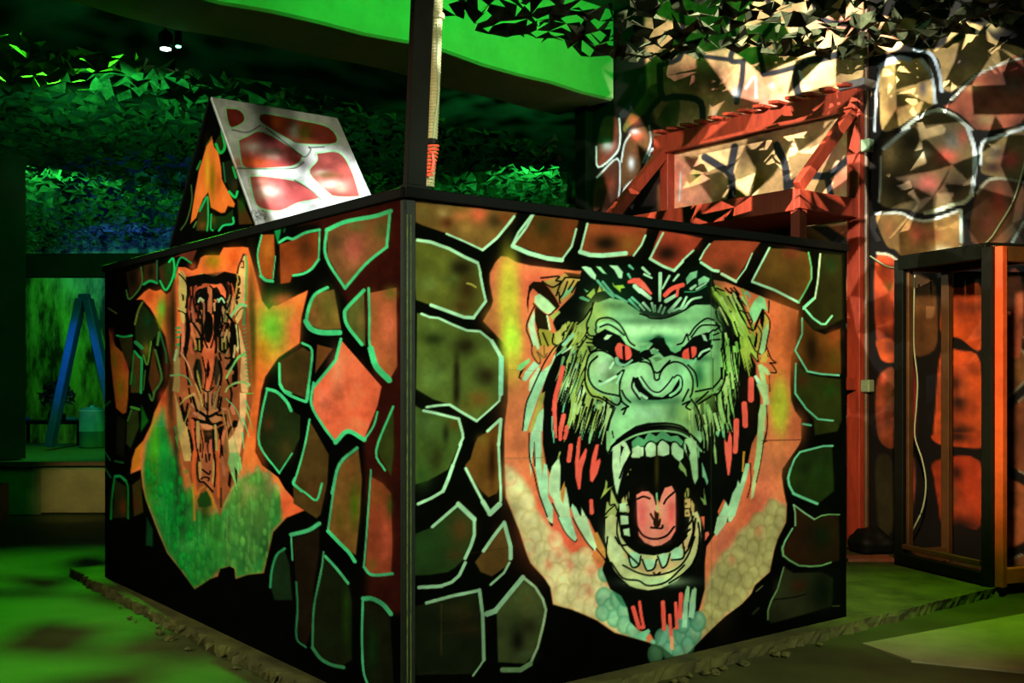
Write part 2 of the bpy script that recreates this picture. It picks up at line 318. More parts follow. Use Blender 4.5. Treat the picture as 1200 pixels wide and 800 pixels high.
    for t, w in [("190,125 185,375", 36), ("275,145 210,265", 22), ("360,135 315,190", 24), ("25,70 90,130", 26), ("40,130 110,165", 22), ("0,280 95,355", 44), ("245,380 340,325", 40), ("275,480 380,355", 36), ("385,450 435,345", 28), ("410,455 480,370 575,345", 26), ("210,495 235,440", 22), ("175,480 200,420", 24), ("110,400 130,480", 22), ("140,420 145,480", 14), ("30,400 95,470", 26), ("0,420 40,465", 22), ("310,475 380,445", 24), ("530,270 620,215", 20), ("480,265 520,235", 30)]: s(A2, t, MINT, w, w2=w*.75)
    f(A2, "440,225 430,170 470,115 540,95 530,160 490,180", (120,200,130)); f(A2, "550,240 545,180 600,145 655,170 640,205 590,215", (130,205,135)); s(A2, "420,295 520,290 620,240", (50,140,80), 12)
    f(A1, "1085,190 1140,165 1200,165 1200,250 1150,215 1085,215", RED); f(A2, "0,170 50,215 115,310 100,325 60,290 0,245", RED); s(A1, "1150,240 1200,290", MINT, 40); s(A2, "235,325 300,265 400,230", RED, 42); s(A2, "360,250 345,330", RED, 26)
    f(A2, "970,310 1000,280 1040,330 1035,365 1010,320", MINTD); s(A2, "975,310 1000,390", MINT, 18)
    # --- pale fur left of the face
    f(A1, "790,385 740,440 690,520 605,600 625,660 615,800 800,800 800,400", (156,186,80)); f(A3, "640,0 540,85 508,150 530,230 565,275 535,420 552,520 570,700 575,770 640,690 650,800 720,760 720,720 800,500 960,575 700,0", (152,186,78))
    f(A3, "690,440 680,560 650,700 665,790 700,780 770,520", (160,190,90)); f(A3, "820,520 770,640 740,790 790,800 860,650 900,570", (150,190,92)); f(A3, "890,590 855,670 830,790 870,740 920,640", (140,195,110)); f(A3, "610,380 660,350 690,430 620,520", PALE); b(A3, 545, 110, 30, 60, (160,210,120), .6)
    f(A3, "640,540 690,430 700,450 660,600 620,700", BLK, soft=.6); f(A3, "795,500 830,510 770,640 715,790 690,790 740,650", BLK, soft=.6); f(A3, "600,640 650,620 650,740 590,800 575,780", BLK, soft=.6)
    for t in ("690,190 640,300 600,450", "700,40 655,155", "650,85 560,200", "670,320 630,380 600,470", "560,290 520,470"): s(A3, t, BLK, 12)
    # --- face
    f(PX, "699,355 715,349 730,352 745,362 757,370 772,373 787,370 802,362 815,357 832,357 842,366 846,385 845,410 848,430 845,450 838,460 815,466 812,478 820,500 823,515 820,521 812,510 800,500 780,495 760,495 745,499 730,509 718,522 713,528 711,515 716,492 722,478 715,465 700,460 690,450 688,430 692,415 700,402 692,392 691,375", FACE, soft=.8)
    b(PX, 700, 372, 14, 22, (160,192,84), .9); b(PX, 800, 485, 26, 18, (116,160,76), .8); b(PX, 824, 462, 16, 20, (112,160,60), .7)
    b(PX, 770, 365, 60, 6, (40,88,48), .45); b(PX, 722, 358, 20, 6, (40,70,30), .6); b(PX, 840, 372, 9, 14, (40,66,30), .6); b(PX, 758, 386, 40, 11, (168,232,150), .9); b(PX, 815, 370, 18, 9, (120,190,110), .6); b(PX, 772, 398, 22, 6, (30,110,60), .8)
    b(PX, 705, 430, 14, 14, (166,206,150), .8); b(PX, 716, 441, 9, 10, (70,96,58), .85, rot=-40); b(PX, 722, 425, 10, 6, (60,84,50), .7)
    b(PX, 834, 432, 9, 20, (132,206,122), .85); b(PX, 819, 440, 7, 16, (26,90,44), .85); b(PX, 826, 420, 12, 5, (30,80,40), .6)
    b(PX, 749, 436, 10, 10, (150,210,140), .6); b(PX, 772, 450, 14, 8, (150,220,150), .8); b(PX, 796, 440, 8, 14, (120,204,130), .6); b(PX, 737, 453, 5, 10, (150,190,130), .7); b(PX, 770, 470, 42, 5, (48,104,62), .75); b(PX, 762, 484, 20, 8, (150,212,146), .8); b(PX, 788, 482, 7, 12, (64,112,66), .7); b(PX, 735, 475, 14, 10, (130,200,130), .5)
    b(PX, 755, 376, 70, 5, (34,76,42), .5); b(PX, 842, 395, 6, 40, (50,90,36), .6); b(PX, 838, 445, 8, 20, (70,110,44), .6); b(PX, 695, 405, 6, 30, (96,130,52), .6); b(PX, 725, 470, 7, 14, (70,112,66), .5); b(PX, 812, 495, 8, 16, (76,104,48), .7); b(PX, 748, 470, 12, 6, (70,120,70), .5); b(PX, 716, 455, 12, 6, (120,150,80), .5)
    hr = np.random.default_rng(17); PAL = [(146,182,80), (160,200,116), (112,180,108), (168,210,140), (120,160,70), (96,150,84)]
    def hairs(n, x0, x1, y0, y1, dx, dy, pal, w=(2.4, 4.6)):
        for _ in range(n):
            x, y = hr.uniform(x0, x1), hr.uniform(y0, y1); ln = hr.uniform(.7, 1.25); k = pal[hr.integers(len(pal))]
            s(PX, np.array([(x, y), (x+dx*.45*ln+hr.uniform(-2, 2), y+dy*.5*ln), (x+dx*ln, y+dy*ln)]), k, hr.uniform(*w), w2=.5)
    hairs(20, 660, 684, 405, 450, -12, 34, PAL); hairs(14, 662, 686, 410, 460, -10, 30, [BLK], (1.2, 2.4)); hairs(22, 668, 716, 468, 486, -9, 34, PAL); hairs(16, 668, 716, 466, 492, -8, 30, [BLK], (1.4, 3))
    hairs(20, 846, 864, 385, 440, 3, 40, [(116,182,74), (132,196,84), (150,190,96), (96,158,60)]); hairs(18, 844, 866, 390, 450, 4, 32, [BLK], (1.2, 2.4)); hairs(22, 838, 856, 440, 480, 6, 34, [(132,178,90), (150,190,96), (116,170,80)]); hairs(12, 836, 862, 450, 480, 5, 30, [BLK], (1.2, 2.6)); hairs(18, 838, 870, 338, 372, 14, 26, [(142,190,62), (160,190,100), (120,150,50)]); hairs(12, 838, 872, 340, 380, 12, 24, [BLK], (1.2, 2.6)); hairs(10, 868, 884, 380, 412, 6, 30, [(150,180,60), (120,160,50)]); hairs(14, 655, 690, 372, 398, -10, 16, [(156,186,80), (140,160,60)]); hairs(6, 655, 690, 374, 400, -10, 16, [BLK], (1, 2))
    hairs(12, 806, 834, 470, 500, 4, 34, [(132,178,96), (150,190,100), (110,160,80)], (1.6, 3))
    # eye hollows
    f(G1, "385,345 430,318 490,345 512,378 560,403 600,398 618,375 600,365 625,352 660,352 668,375 690,402 740,385 772,350 830,330 856,350 850,392 800,440 735,432 690,420 660,428 640,408 610,428 566,445 530,455 500,468 470,440 440,405 400,395 378,375", (7,14,7), soft=.6)
    b(G1, 640, 352, 16, 12, (8,30,14), .8)
    f(G1, "395,300 440,282 480,300 520,340 560,372 600,372 560,395 510,372 470,318 430,305 398,325", FACE, soft=.6); f(G1, "740,350 790,300 850,285 862,300 800,320 760,362", FACE, soft=.6)
    f(A1, "860,730 890,695 940,700 900,740 870,745", PALE); f(A2, "575,690 610,700 635,760 600,750", MINT); f(A2, "655,690 690,670 690,790 665,790 675,740 650,745", (110,190,110))
    f(A2, "270,765 285,800 265,800", MINTD); f(A2, "445,680 455,705 400,800 370,800 400,760", FACE)
    f(G1, "605,400 620,392 640,400 630,418 612,415", PALE); f(G1, "615,432 640,425 650,438 630,445", (90,160,100)); f(G1, "575,430 600,435 620,448 655,440 670,432 640,478 632,510 622,510 618,480 600,455", FACE)
    # eyes
    f(A3, "975,0 1085,0 1120,60 1115,110 1070,135 1010,115 978,80", RED, sm=1); s(A3, "1045,-25 1052,140", BLK, 24); f(A1, "985,780 1010,770 1060,800 980,800", RED)
    s(A3, "980,120 1000,165 1060,180 1125,135", (120,190,130), 36, w2=18); s(A3, "950,160 920,210", MINT, 22)
    f(A4, "395,85 410,45 455,20 500,5 530,20 525,80 500,110 450,125 405,115", RED, sm=1); s(A4, "468,20 475,115", BLK, 22); s(A4, "392,130 440,160 500,155 525,120", (110,200,125), 34, w2=20); s(A4, "555,100 580,60 650,30", MINT, 22)
    f(A4, "100,40 150,30 180,70 140,85 115,70", (100,185,110)); f(A4, "120,110 190,105 210,130 150,150", (90,150,80)); f(A4, "265,0 400,0 380,45 330,70 285,45", (104,190,112)); f(A4, "0,0 75,0 45,40 0,65", (104,190,112))
    # face outlines
    L = lambda z, t, w=11, **k: s(z, t, BLK, w*1.3, **k)
    for t in ("760,400 740,500 700,600 715,690 760,710 840,700", "740,450 680,540 610,600", "790,640 790,580 830,545 920,540 1000,590 1050,660 1100,760 1150,800", "780,650 800,690 860,670", "825,625 900,600 980,640 1050,700", "690,705 740,740 850,710", "700,770 790,775"): L(A1, t, 12)
    for t in ("465,700 520,620 620,545 690,560", "480,720 560,620 640,605 740,610", "455,750 440,690 400,770 350,790", "690,700 740,680", "700,660 750,620", "690,745 750,740", "0,500 60,520 100,540 200,545 300,520 420,465 500,410 560,400", "640,690 690,650"): L(A2, t, 12)
    for t in ("960,100 840,45 740,70 700,160 685,330 740,460 830,490 950,570", "800,100 730,170 715,280 760,380 860,440 1000,470 1020,510 980,555 860,480", "820,330 870,345 960,290 1040,230", "1050,230 1015,330 1010,440 1030,520 1090,570", "1030,420 1060,480 1110,530", "1140,300 1125,390 1180,480 1200,500", "720,20 740,60 820,10", "1090,570 1030,600 1070,580 1045,640"): L(A3, t, 14)
    s(A3, "825,360 880,340 975,285", MINT, 26); s(A3, "1030,250 985,350", (130,200,130), 18)
    for t in ("0,150 60,155 105,190 130,260 140,315 175,315 190,260 240,190 320,150 400,170 460,230 495,320 490,430 470,480", "130,240 160,255 190,240", "40,115 90,140 130,240", "280,140 230,190 190,240", "450,180 520,260 540,380", "455,410 400,520", "480,500 540,590 570,700 575,800", "400,550 470,520 430,570 470,600", "520,430 620,410 670,400", "530,530 640,430", "550,545 670,470", "760,210 760,300 690,390", "800,230 790,330 740,440 690,460", "520,650 550,790", "560,110 650,50"): L(A4, t, 13)
    s(A4, "684,120 684,430", (20,50,20), 9)
    # nostrils
    f(G1, "540,510 560,505 580,545 620,580 655,585 690,560 715,520 728,500 735,530 715,575 680,590 640,595 590,595 555,575", (7,14,7), soft=.5)
    s(A4, "0,300 60,390 110,435 180,445 240,390 310,300", (150,215,150), 24); L(A4, "10,290 80,390 130,430 190,430 260,360 310,290", 11); s(A4, "285,465 340,430 385,365 380,300 350,285", (130,205,135), 26); s(A4, "0,450 60,490", MINT, 28); s(A3, "1145,390 1200,470", MINT, 22); L(A4, "290,490 370,440 395,380 390,300 350,275 320,300", 10)
    # --- mouth
    f(PX, "716,530 722,515 736,505 758,500 778,501 797,507 812,521 819,535 826,565 826,610 820,645 808,664 790,674 765,674 745,667 731,650 724,620 718,575", (7, 9, 4), soft=.6)
    s(A4, "0,770 100,735 250,725 380,750 450,800", BLK, 16); s(G1, "440,790 500,738 560,712 640,698 720,706 780,742 818,792", BLK, 7); s(G1, "450,795 510,752 565,728 640,716 720,724 770,755 806,795", (120,180,110), 8); s(G1, "455,800 515,765 570,742 640,732 720,740 765,765 800,800", BLK, 8)
    f(A5, "1130,170 1120,100 1180,50 1200,60 1200,150", (70,140,82)); f(A6, "0,60 40,80 80,10 120,30 150,50 200,0 240,10 290,50 350,40 400,90 420,120 400,150 340,100 290,100 200,80 150,110 90,100 40,140 0,140", (74,146,86), soft=.5)
    f(A5, "1110,230 1130,160 1180,135 1200,145 1200,250 1130,250", (165,205,140)); f(A6, "0,145 35,150 40,230 0,240", (165,205,140)); f(A6, "48,160 70,110 105,98 140,115 152,150 150,230 100,245 60,235", (165,210,145)); f(A6, "160,150 180,105 210,85 245,100 275,140 280,215 220,235 165,225", (165,210,145)); f(A6, "292,150 305,110 340,105 380,150 410,180 405,250 370,285 330,255 298,215", (150,200,135))
    for t in ("40,230 42,150 70,110 105,95 150,120 158,150 155,240", "158,140 180,100 205,80 245,100 280,140 280,215", "285,130 310,100 350,110 385,150 410,105"): L(A6, t, 10)
    f(A6, "420,75 480,60 530,100 540,250 545,440 515,500 495,440 470,280 425,190 410,160", (140,190,120)); f(A6, "425,110 445,130 470,200 460,260 440,210", BLK, soft=.5); f(A6, "540,120 555,180 555,260 540,230", (110,170,100)); f(A6, "580,290 600,340 640,470 630,510 605,440 585,430", (110,180,120)); f(A6, "600,540 625,690 600,690 565,620 600,640", (110,150,70)); f(A6, "695,100 715,180 720,310 705,300 690,190", (130,180,90)); f(A6, "375,280 410,330 430,360 440,430 410,385 360,350", (120,160,80)); f(A6, "710,0 750,0 735,55 712,30", (110,180,110)); f(A6, "765,0 785,0 792,70 775,50", (90,180,120)); s(A6, "378,440 385,510", OLV, 14)
    f(A5, "945,150 1040,90 1075,110 1110,200 1060,300 1010,500 985,600 960,500 940,330", PALE); f(A5, "1020,130 1050,150 1010,260 1010,330", BLK, soft=.5); L(A5, "1080,110 1120,200 1050,330 1010,440", 14); f(A5, "885,0 930,0 925,110 915,210 905,210 885,170", (130,190,110)); L(A5, "910,200 950,130 1050,60 1180,0", 16); L(A5, "950,60 940,0", 9)
    f(A5, "880,460 895,480 890,540 940,520 830,635 870,530", OLV); f(A5, "930,540 980,660 1000,690 970,800 870,800 890,660 920,680", (150,170,86)); L(A5, "900,570 915,690 960,685 985,740", 11); L(A5, "860,800 910,740 970,690", 10); f(A5, "1090,580 1130,480 1140,500 1120,560 1100,650", (170,170,90)); f(A5, "1030,640 1050,610 1060,660 1075,590 1090,690 1100,740 1090,780 1030,770 1025,710", (172,178,96)); L(A5, "1050,690 1090,690 1080,640", 9); s(A5, "1085,410 1110,360", OLV, 10)
    f(A6, "400,640 470,630 480,690 470,720 420,720 405,690", (190,165,90)); f(A6, "412,735 460,730 475,800 410,800", (190,165,90)); f(A6, "410,610 440,530 460,540 460,600 440,640", (150,150,66)); f(A6, "480,640 510,690 505,800 480,800", (180,160,84)); b(A6, 430, 680, 10, 10, BLK, 1); b(A6, 440, 770, 10, 10, BLK, 1); L(A6, "435,560 440,620", 9)
    # lower jaw
    f(G2, "432,260 455,240 480,255 492,330 520,368 556,395 620,402 680,390 720,365 752,320 764,240 790,230 803,262 806,330 790,400 752,460 712,500 650,530 600,538 552,530 505,512 468,465 440,400 430,330", (182,196,118), soft=.6)
    b(G2, 470, 380, 22, 70, (190,220,150), .8, rot=-25); b(G2, 640, 505, 110, 18, (166,214,140), .8); b(G2, 775, 310, 20, 70, (196,170,100), .7)
    f(G2, "500,395 545,455 610,478 660,470 715,440 750,390 760,330 740,340 715,390 660,430 600,440 550,425 520,390", (190,168,100), soft=.6)
    for t, k in [("522,400 545,388 568,405 560,440 535,445 520,425", MINT), ("580,425 600,415 625,425 622,450 600,462 582,448", MINT), ("640,410 658,392 675,405 668,440 655,450 642,430", MINT), ("690,385 715,368 732,380 728,415 700,425 688,405", MINT)]: f(G2, t, k, sm=1)
    for z, t in [(G2,"520,400 535,447 562,440 570,405"), (G2,"575,418 590,455 600,462 622,452 632,418"), (G2,"636,405 650,445 658,450 672,435 684,395"), (G2,"690,420 735,412 740,370"), (G2,"480,250 478,320 505,380 560,435"), (G2,"500,440 560,470 620,480 700,460 750,410 780,330"), (G2,"455,430 500,490 560,500 600,520 670,505 740,440"), (G2,"440,330 436,400 470,470 520,520"), (G2,"800,330 790,410 740,470 680,510"), (G2,"620,470 630,478 645,468"), (G2,"765,230 775,300 755,370"), (G2,"490,200 500,260 525,300"), (G2,"494,238 520,240 522,290 500,290"), (G2,"500,300 530,310 535,340"), (G2,"470,330 490,360 530,360")]: L(z, t, 5.5)
    for z, t in [(A8,"390,190 470,120"), (A8,"350,280 400,230 440,180"), (A8,"400,240 410,300"), (A8,"520,20 500,180 460,290 420,350"), (A8,"545,60 560,180 540,330 500,430"), (A8,"420,110 470,60 500,0"), (A8,"600,250 645,185")]: L(z, t, 14)
    b(A8, 440, 60, 14, 20, BLK, .9); f(A8, "570,0 605,0 600,120 585,60", (214,100,64)); f(A8, "610,150 640,140 650,170 610,230", (224,100,70))
    f(G2, "520,60 545,90 720,60 740,110 742,300 715,360 670,392 610,395 560,375 532,330 525,200", (7, 9, 4), soft=.6)
    for t, k in [("485,200 512,195 515,230 488,232", PALE), ("490,245 520,248 522,280 492,282", PALE), ("500,300 525,295 528,328 505,322", PALE)]: f(G2, t, k)
    b(G2, 632, 60, 8, 70, (70,62,14), .8)
    f(G2, "553,165 575,152 600,152 618,170 628,205 640,205 650,170 664,138 690,130 706,160 706,305 685,340 650,362 620,366 585,352 562,325 556,260", (238,138,104), soft=.6)
    b(G2, 575, 235, 20, 55, (252,92,80), .9); b(G2, 690, 235, 16, 55, (250,88,74), .9); b(G2, 630, 345, 40, 14, (226,140,100), .7)
    for t in ("556,182 580,172 605,180", "660,200 672,180 700,155", "555,290 580,325 625,338 670,325 700,290", "608,240 625,265 640,238", "622,262 625,285 640,285 645,262", "610,293 650,296 655,285"): L(G2, t, 6)
    f(G2, "622,225 640,240 640,290 625,290", (40,24,8), soft=.8); s(G2, "632,160 636,225", (120,190,120), 7); s(G2, "636,190 646,250", (200,150,80), 8)
    # --- orange-red licks
    s(A3, "475,205 445,340 410,470 395,600", RED, 44); s(A3, "398,590 405,790", RED, 36); s(A3, "485,655 455,790", RED, 44); s(A3, "512,760 505,800", RED, 34)
    for t, w in [("408,0 415,55", 22), ("455,0 452,75", 34), ("515,0 495,65", 34), ("552,135 533,275", 42), ("742,655 748,765", 38)]: s(A5, t, RED, w)
    f(A5, "620,55 645,50 640,150 630,270 690,160 705,175 690,260 660,350 640,545 622,548 595,430 590,290", RED); f(A5, "785,125 815,125 790,280 825,255 832,285 800,400 755,478 732,465 730,370 750,240", RED)
    for z, t, w in [(A4,"1042,315 1040,505",54), (A4,"978,545 988,745",52), (A4,"905,705 902,800",52), (A6,"905,0 893,190",46)]: s(z, t, RED, w)
    f(A6, "840,0 862,60 860,260 838,415 822,412 792,170 790,80 820,110", RED)
    for t, w in [("480,145 525,300", 34), ("530,100 543,200 562,295", 24), ("712,105 722,310", 34), ("765,205 778,375", 26), ("812,110 822,300", 26), ("853,40 845,220", 32), ("540,300 560,300", 26)]: s(R12, t, RED, w)
    s(R12, "780,380 785,462", (226,146,90), 28); f(R12, "890,0 920,0 910,110 900,300 860,300 870,120", (140,196,140)); f(R12, "940,0 975,0 965,160 950,230 910,220 920,100", (140,196,140)); f(A8, "440,650 465,660 460,800 410,800", (150,200,130)); f(A8, "510,660 530,680 510,800 470,800", (150,200,130)); f(A8, "370,710 400,720 405,800 370,800", RED)
    # --- ears
    f(A1, "150,490 138,380 158,240 200,200 285,202 345,260 405,345 450,430 412,470 350,400 300,355 250,315 195,262 168,300 155,400", (28,18,6), soft=.5)
    f(A1, "195,265 250,315 215,330 205,400 190,430 165,400 172,310", (218,112,62)); f(A1, "212,335 258,312 335,370 412,450 380,490 332,502 268,462 210,392", (166,214,140)); s(A1, "410,455 330,515 200,405", BLK, 12)
    f(A1, "215,435 330,520 345,650 300,660 240,655 215,560", (30,24,8)); f(A1, "355,520 440,470 455,490 380,560", OLV); s(A1, "330,520 355,650", PALE, 16); f(A1, "255,640 330,650 360,670 420,690 430,770 400,800 240,800", (150,150,50)); f(A1, "400,680 460,640 500,585 515,650 460,680 470,760 410,800", (170,180,80))
    f(A1, "150,600 205,470 215,520 212,620 255,800 195,800 155,630", PALE); s(A1, "210,430 158,540 135,640 165,720 192,800", BLK, 13); L(A1, "290,680 340,800", 12); L(A1, "240,660 270,790", 10); L(A1, "390,690 380,770 420,800", 12); s(A1, "570,700 480,790", (130,200,150), 28)
    f(A1, "285,200 460,145 520,112 640,180 550,310 455,405 410,340 345,240", (176,150,66)); b(A1, 520, 300, 40, 40, (150,185,70), .8); s(A1, "560,260 470,340", (110,190,130), 26)
    f(A1, "490,110 640,130 640,170 540,160", (60,40,12), soft=1.5)
    for t in ("270,165 440,150 410,190 460,200 390,250 330,230 285,195", "500,160 450,230 415,330", "520,200 480,310 450,350", "580,190 530,270", "620,200 560,300", "440,300 450,400", "500,160 560,160 650,170"): L(A1, t, 12)
    s(A3, "185,0 190,80 250,170 265,120 235,55 300,110 330,70", BLK, 11); s(A3, "300,0 305,90", BLK, 10); f(A3, "195,0 400,0 300,120 260,160 200,100", (170,150,56), a=.5); s(A3, "235,0 245,20", PALE, 26)
    f(A2, "1025,500 1035,450 1065,385 1120,330 1165,355 1185,420 1195,480 1150,450 1110,490 1070,580 1050,540", (132,214,124)); f(R8, "228,145 250,60 300,0 372,0 385,60 345,95 300,190 265,235", (140,216,130))
    f(R8, "360,130 405,180 412,260 395,350 370,470 330,520 300,510 265,470 290,300 310,240 345,210", (176,160,60)); f(R8, "350,300 400,230 405,320 365,500 330,535 322,480 335,400", (150,202,120))
    f(R8, "345,90 365,100 365,200 350,290 325,220 330,170 285,290 262,300 275,250", BLK, soft=.5); f(R8, "290,310 305,330 300,400 285,470 265,440", BLK, soft=.5)
    for t in ("370,130 410,190 418,260 395,380 375,490 330,560", "410,20 405,130", "300,250 340,330 310,490", "150,110 190,150 230,240 260,300", "220,140 250,200 245,240", "205,260 255,300", "215,350 270,470 300,500", "390,460 430,560 475,600 415,600 440,620 480,690 430,690", "385,510 400,540", "310,590 300,510 330,520", "300,590 240,510"): L(R8, t, 9)
    f(R8, "330,545 385,480 400,560 380,600 330,600", (190,160,60)); f(R8, "305,620 340,610 400,660 420,710 390,720 360,680 380,800 340,800", (166,206,120)); f(R9, "290,0 380,0 415,170 405,200 375,180 350,130", (166,200,120)); f(R9, "330,190 385,180 375,330 340,520 320,780 260,800 295,640 310,280", (160,200,116)); s(R9, "385,200 395,370 375,520 350,560", BLK, 9); s(R8, "410,720 410,800", BLK, 8); s(R9, "415,0 418,70", BLK, 8); f(R8, "370,700 405,720 415,800 390,800", (214,110,40))
    # board joints
    s(PX, "592,537 640,536", (120,90,50), .8, a=.7, sm=0); s(PX, "893,516 939,515", (90,40,20), 1, a=.9, sm=0); s(PX, "833,318 834,745", (60,80,30), .8, a=.45, sm=0); s(PX, "596,433 640,435", (130,110,60), .7, a=.5, sm=0)
    # --- painted stones around the edge
    def stone(z, t, col, puffs=(), soft=1.0):
        f(z, t, col, soft=soft)
        for q in puffs: b(q[0], q[1], q[2], q[3], q[4], q[5], q[6] if len(q) > 6 else .85)
    D = (16, 14, 6)
    stone(R1, "135,135 500,170 850,210 1085,235 1040,330 900,480 765,580 600,500 420,425 200,350 135,320", (104,78,36), [(R1,730,250,90,80,(200,80,58)),(R1,560,270,90,50,(160,90,52),.8),(R1,390,230,60,50,(150,128,80)),(R1,430,330,60,50,(70,34,16)),(R1,880,310,80,70,(40,34,16)),(R1,600,380,70,60,(128,98,48)),(R1,980,280,70,60,(110,54,24)),(R1,210,230,70,80,(106,92,44))])
    stone(R1, "133,470 250,490 450,560 715,705 745,800 800,1060 680,1220 590,1212 450,1160 280,1100 140,1050 130,900", (78,86,30), [(R1,560,750,110,90,D),(R2,250,100,90,80,(88,110,54),.7),(R2,620,150,100,140,(40,26,10)),(R2,580,310,90,60,(64,46,18),.8),(R2,480,60,60,50,(58,72,30))])
    s(R2, "620,95 660,105 700,130", (150,150,60), 16, soft=1)
    stone(R2, "150,370 260,410 350,420 480,480 620,535 740,545 850,635 915,740 940,800 938,1130 915,1200 710,1385 455,1232 300,1180 140,1085", (72,92,36), [(R2,300,620,110,60,(26,36,12)),(R2,600,680,110,90,(26,22,8)),(R3,300,180,120,120,(84,116,56),.7),(R3,520,120,34,160,D),(R3,520,330,34,130,D),(R3,800,160,90,90,(34,28,12)),(R3,730,380,100,80,(104,70,26)),(R3,620,450,70,60,(84,84,30))])
    stone(R3, "130,440 220,490 330,515 540,565 580,700 580,770 540,820 470,980 440,1040 260,1140 130,1180", (58,82,32), [(R3,250,620,100,120,(70,100,52),.7),(R3,500,620,60,60,(74,62,20)),(R3,420,700,34,90,(20,28,10)),(R4,250,100,50,90,(36,40,14),.8),(R4,150,230,70,90,(38,70,26),.7)])
    stone(R3, "935,565 820,680 720,740 690,800 650,940 600,1000 680,1140 755,1240 820,1300 900,1260 935,1180 915,900", (96,64,24), [(R4,640,130,26,170,(34,18,6)),(R4,560,280,40,60,(86,60,24)),(R3,760,760,50,50,(100,84,30))])
    stone(R4, "80,640 220,585 400,425 510,525 520,640 490,730 450,798 380,870 330,900 200,920 80,925", (34,62,24), [(R4,420,600,80,110,(80,52,24)),(R4,150,700,60,60,(30,66,26),.7),(R4,380,780,60,50,(62,52,22))])
    stone(R4, "720,555 580,750 520,830 560,900 640,930 740,860 780,780 775,720", (84,62,28), [(R4,700,640,40,50,(96,72,34),.8)])
    s(PX, "520,653 605,640", (40,34,14), .8, a=.6, sm=0)
    stone(R5, "170,268 350,225 520,180 545,350 555,640 480,740 100,745 80,290", (24,34,14), [(R5,400,330,120,70,(48,44,18),.8),(R5,450,440,90,40,(54,40,16),.7)])
    for t in ("270,380 420,360 530,330", "270,470 400,455 520,440", "120,745 260,720"): s(R5, t, (60,50,22), 7, soft=.8, a=.5)
    s(R5, "270,270 268,610", (90,76,26), 8, a=.55, soft=.8)
    stone(R5, "815,95 640,320 650,660 830,670 880,620 960,390 965,300 920,200", (70,86,44), [(R5,780,520,40,90,(16,20,8),.9),(R5,860,420,60,60,(26,26,10),.7),(R5,850,250,60,80,(92,98,50),.7),(R5,830,610,60,40,(84,110,64),.7)])
    stone(R6, "155,130 470,165 450,240 420,350 350,440 200,405 20,340 60,270", (84,48,18), [(R6,220,210,70,70,(48,46,16),.8),(R6,400,220,50,80,(112,50,24),.8)])
    stone(R6, "530,190 950,225 935,290 860,415 700,430 600,420 480,385", (124,58,30), [(R6,660,330,95,60,D,.95),(R6,820,340,60,60,(112,74,28),.7),(R6,800,230,120,30,(140,54,36),.7)])
    stone(R6, "1040,240 1200,265 1340,295 1275,380 1190,460 1140,520 970,440 1000,340", (150,52,36), [(R6,1090,400,80,60,D,.9),(R7,60,330,60,50,(150,52,36),.6)])
    stone(R7, "225,310 400,310 550,320 490,400 375,590 280,545 200,510 120,440 190,335", (134,54,34), [(R7,330,520,90,60,(60,34,16),.8),(R7,380,380,110,50,(146,56,36),.7)])
    stone(R7, "610,365 750,370 875,395 905,500 900,590 815,735 650,660 495,600", (80,56,22), [(R7,760,400,60,40,(112,44,32),.7),(R7,840,560,40,80,(70,60,16),.6)])
    stone(R7, "965,400 1120,410 1125,860 1000,930 900,940 850,800 930,715", (26,30,9), [(R7,1040,480,50,60,(14,40,14),.7)], soft=2)
    stone(R8, "725,180 820,290 930,335 1075,280 1085,700 900,705 775,680 655,490 720,340", (84,50,17), [(R8,810,470,60,170,(20,14,5),.85),(R8,1020,340,60,60,(112,52,24),.7),(R8,1020,560,60,90,(66,62,14),.7)])
    stone(R8, "670,620 800,715 1080,755 1090,1140 1050,1240 840,1280 830,1140 740,1000 660,880", (40,48,14), [(R8,720,760,60,60,(70,30,14),.7),(R9,980,60,60,60,(24,62,14),.7)], soft=1.5)
    stone(R9, "1000,585 900,595 700,640 620,790 595,890 640,1020 750,1070 870,1120 1020,1000", (28,46,14), [(R9,760,780,60,70,(16,22,8),.7),(R10,880,40,90,80,(30,56,18),.7)], soft=1.5)
    stone(R10, "645,335 740,415 835,468 930,428 1065,420 1070,850 850,910 690,895 550,820 540,740 640,560", (40,24,9), [(R10,900,620,110,150,(18,32,11),.85)], soft=1.5)
    stone(R11, "550,195 640,250 900,240 1010,300 1000,560 700,650 430,720 395,680 405,580 440,500 490,400", (44,50,26), [(R11,690,370,70,60,(72,34,15),.8),(R11,920,420,120,200,(10,22,8),.9),(R11,500,400,50,90,(64,74,40),.6)], soft=1.5)
    s(R11, "450,500 620,480 750,450", BLK, 10); s(R11, "1005,560 1070,558", (90,96,40), 8); s(R11, "290,420 350,370", (90,96,60), 12); s(R11, "260,630 310,580", (40,50,24), 20, soft=1.2)
    W = lambda z, t, w, k=MINT, w2=None: s(z, t, k, w, w2=w2, sm=0, soft=.6)
    M2 = (130, 208, 150)
    for q in [(R1,"425,430 600,505 765,583",18),(R1,"765,583 900,470 990,360 1060,268",26),(R1,"1230,250 1100,420 1045,535",24),(R1,"155,490 280,508 450,570 600,650 715,702",30),(R1,"722,710 746,800",22)]: W(*q)
    for q in [(R2,"740,0 765,130 795,262",24),(R2,"795,262 680,416",28),(R2,"680,418 590,412 480,372 280,298",32),(R2,"190,380 270,412 350,420 480,480 620,537 740,545 850,635",22),(R2,"850,635 915,745 945,810",36)]: W(*q)
    for q in [(R3,"940,-10 940,60 935,330",46,M2),(R3,"930,330 922,395 820,490 710,585",20),(R3,"710,585 580,510 455,432",26),(R3,"455,432 340,440 240,455",24),(R3,"210,488 320,510 540,565",26),(R3,"540,565 575,690 582,740 550,810",26),(R3,"810,680 930,570",28),(R3,"937,570 915,810",30)]: W(*q)
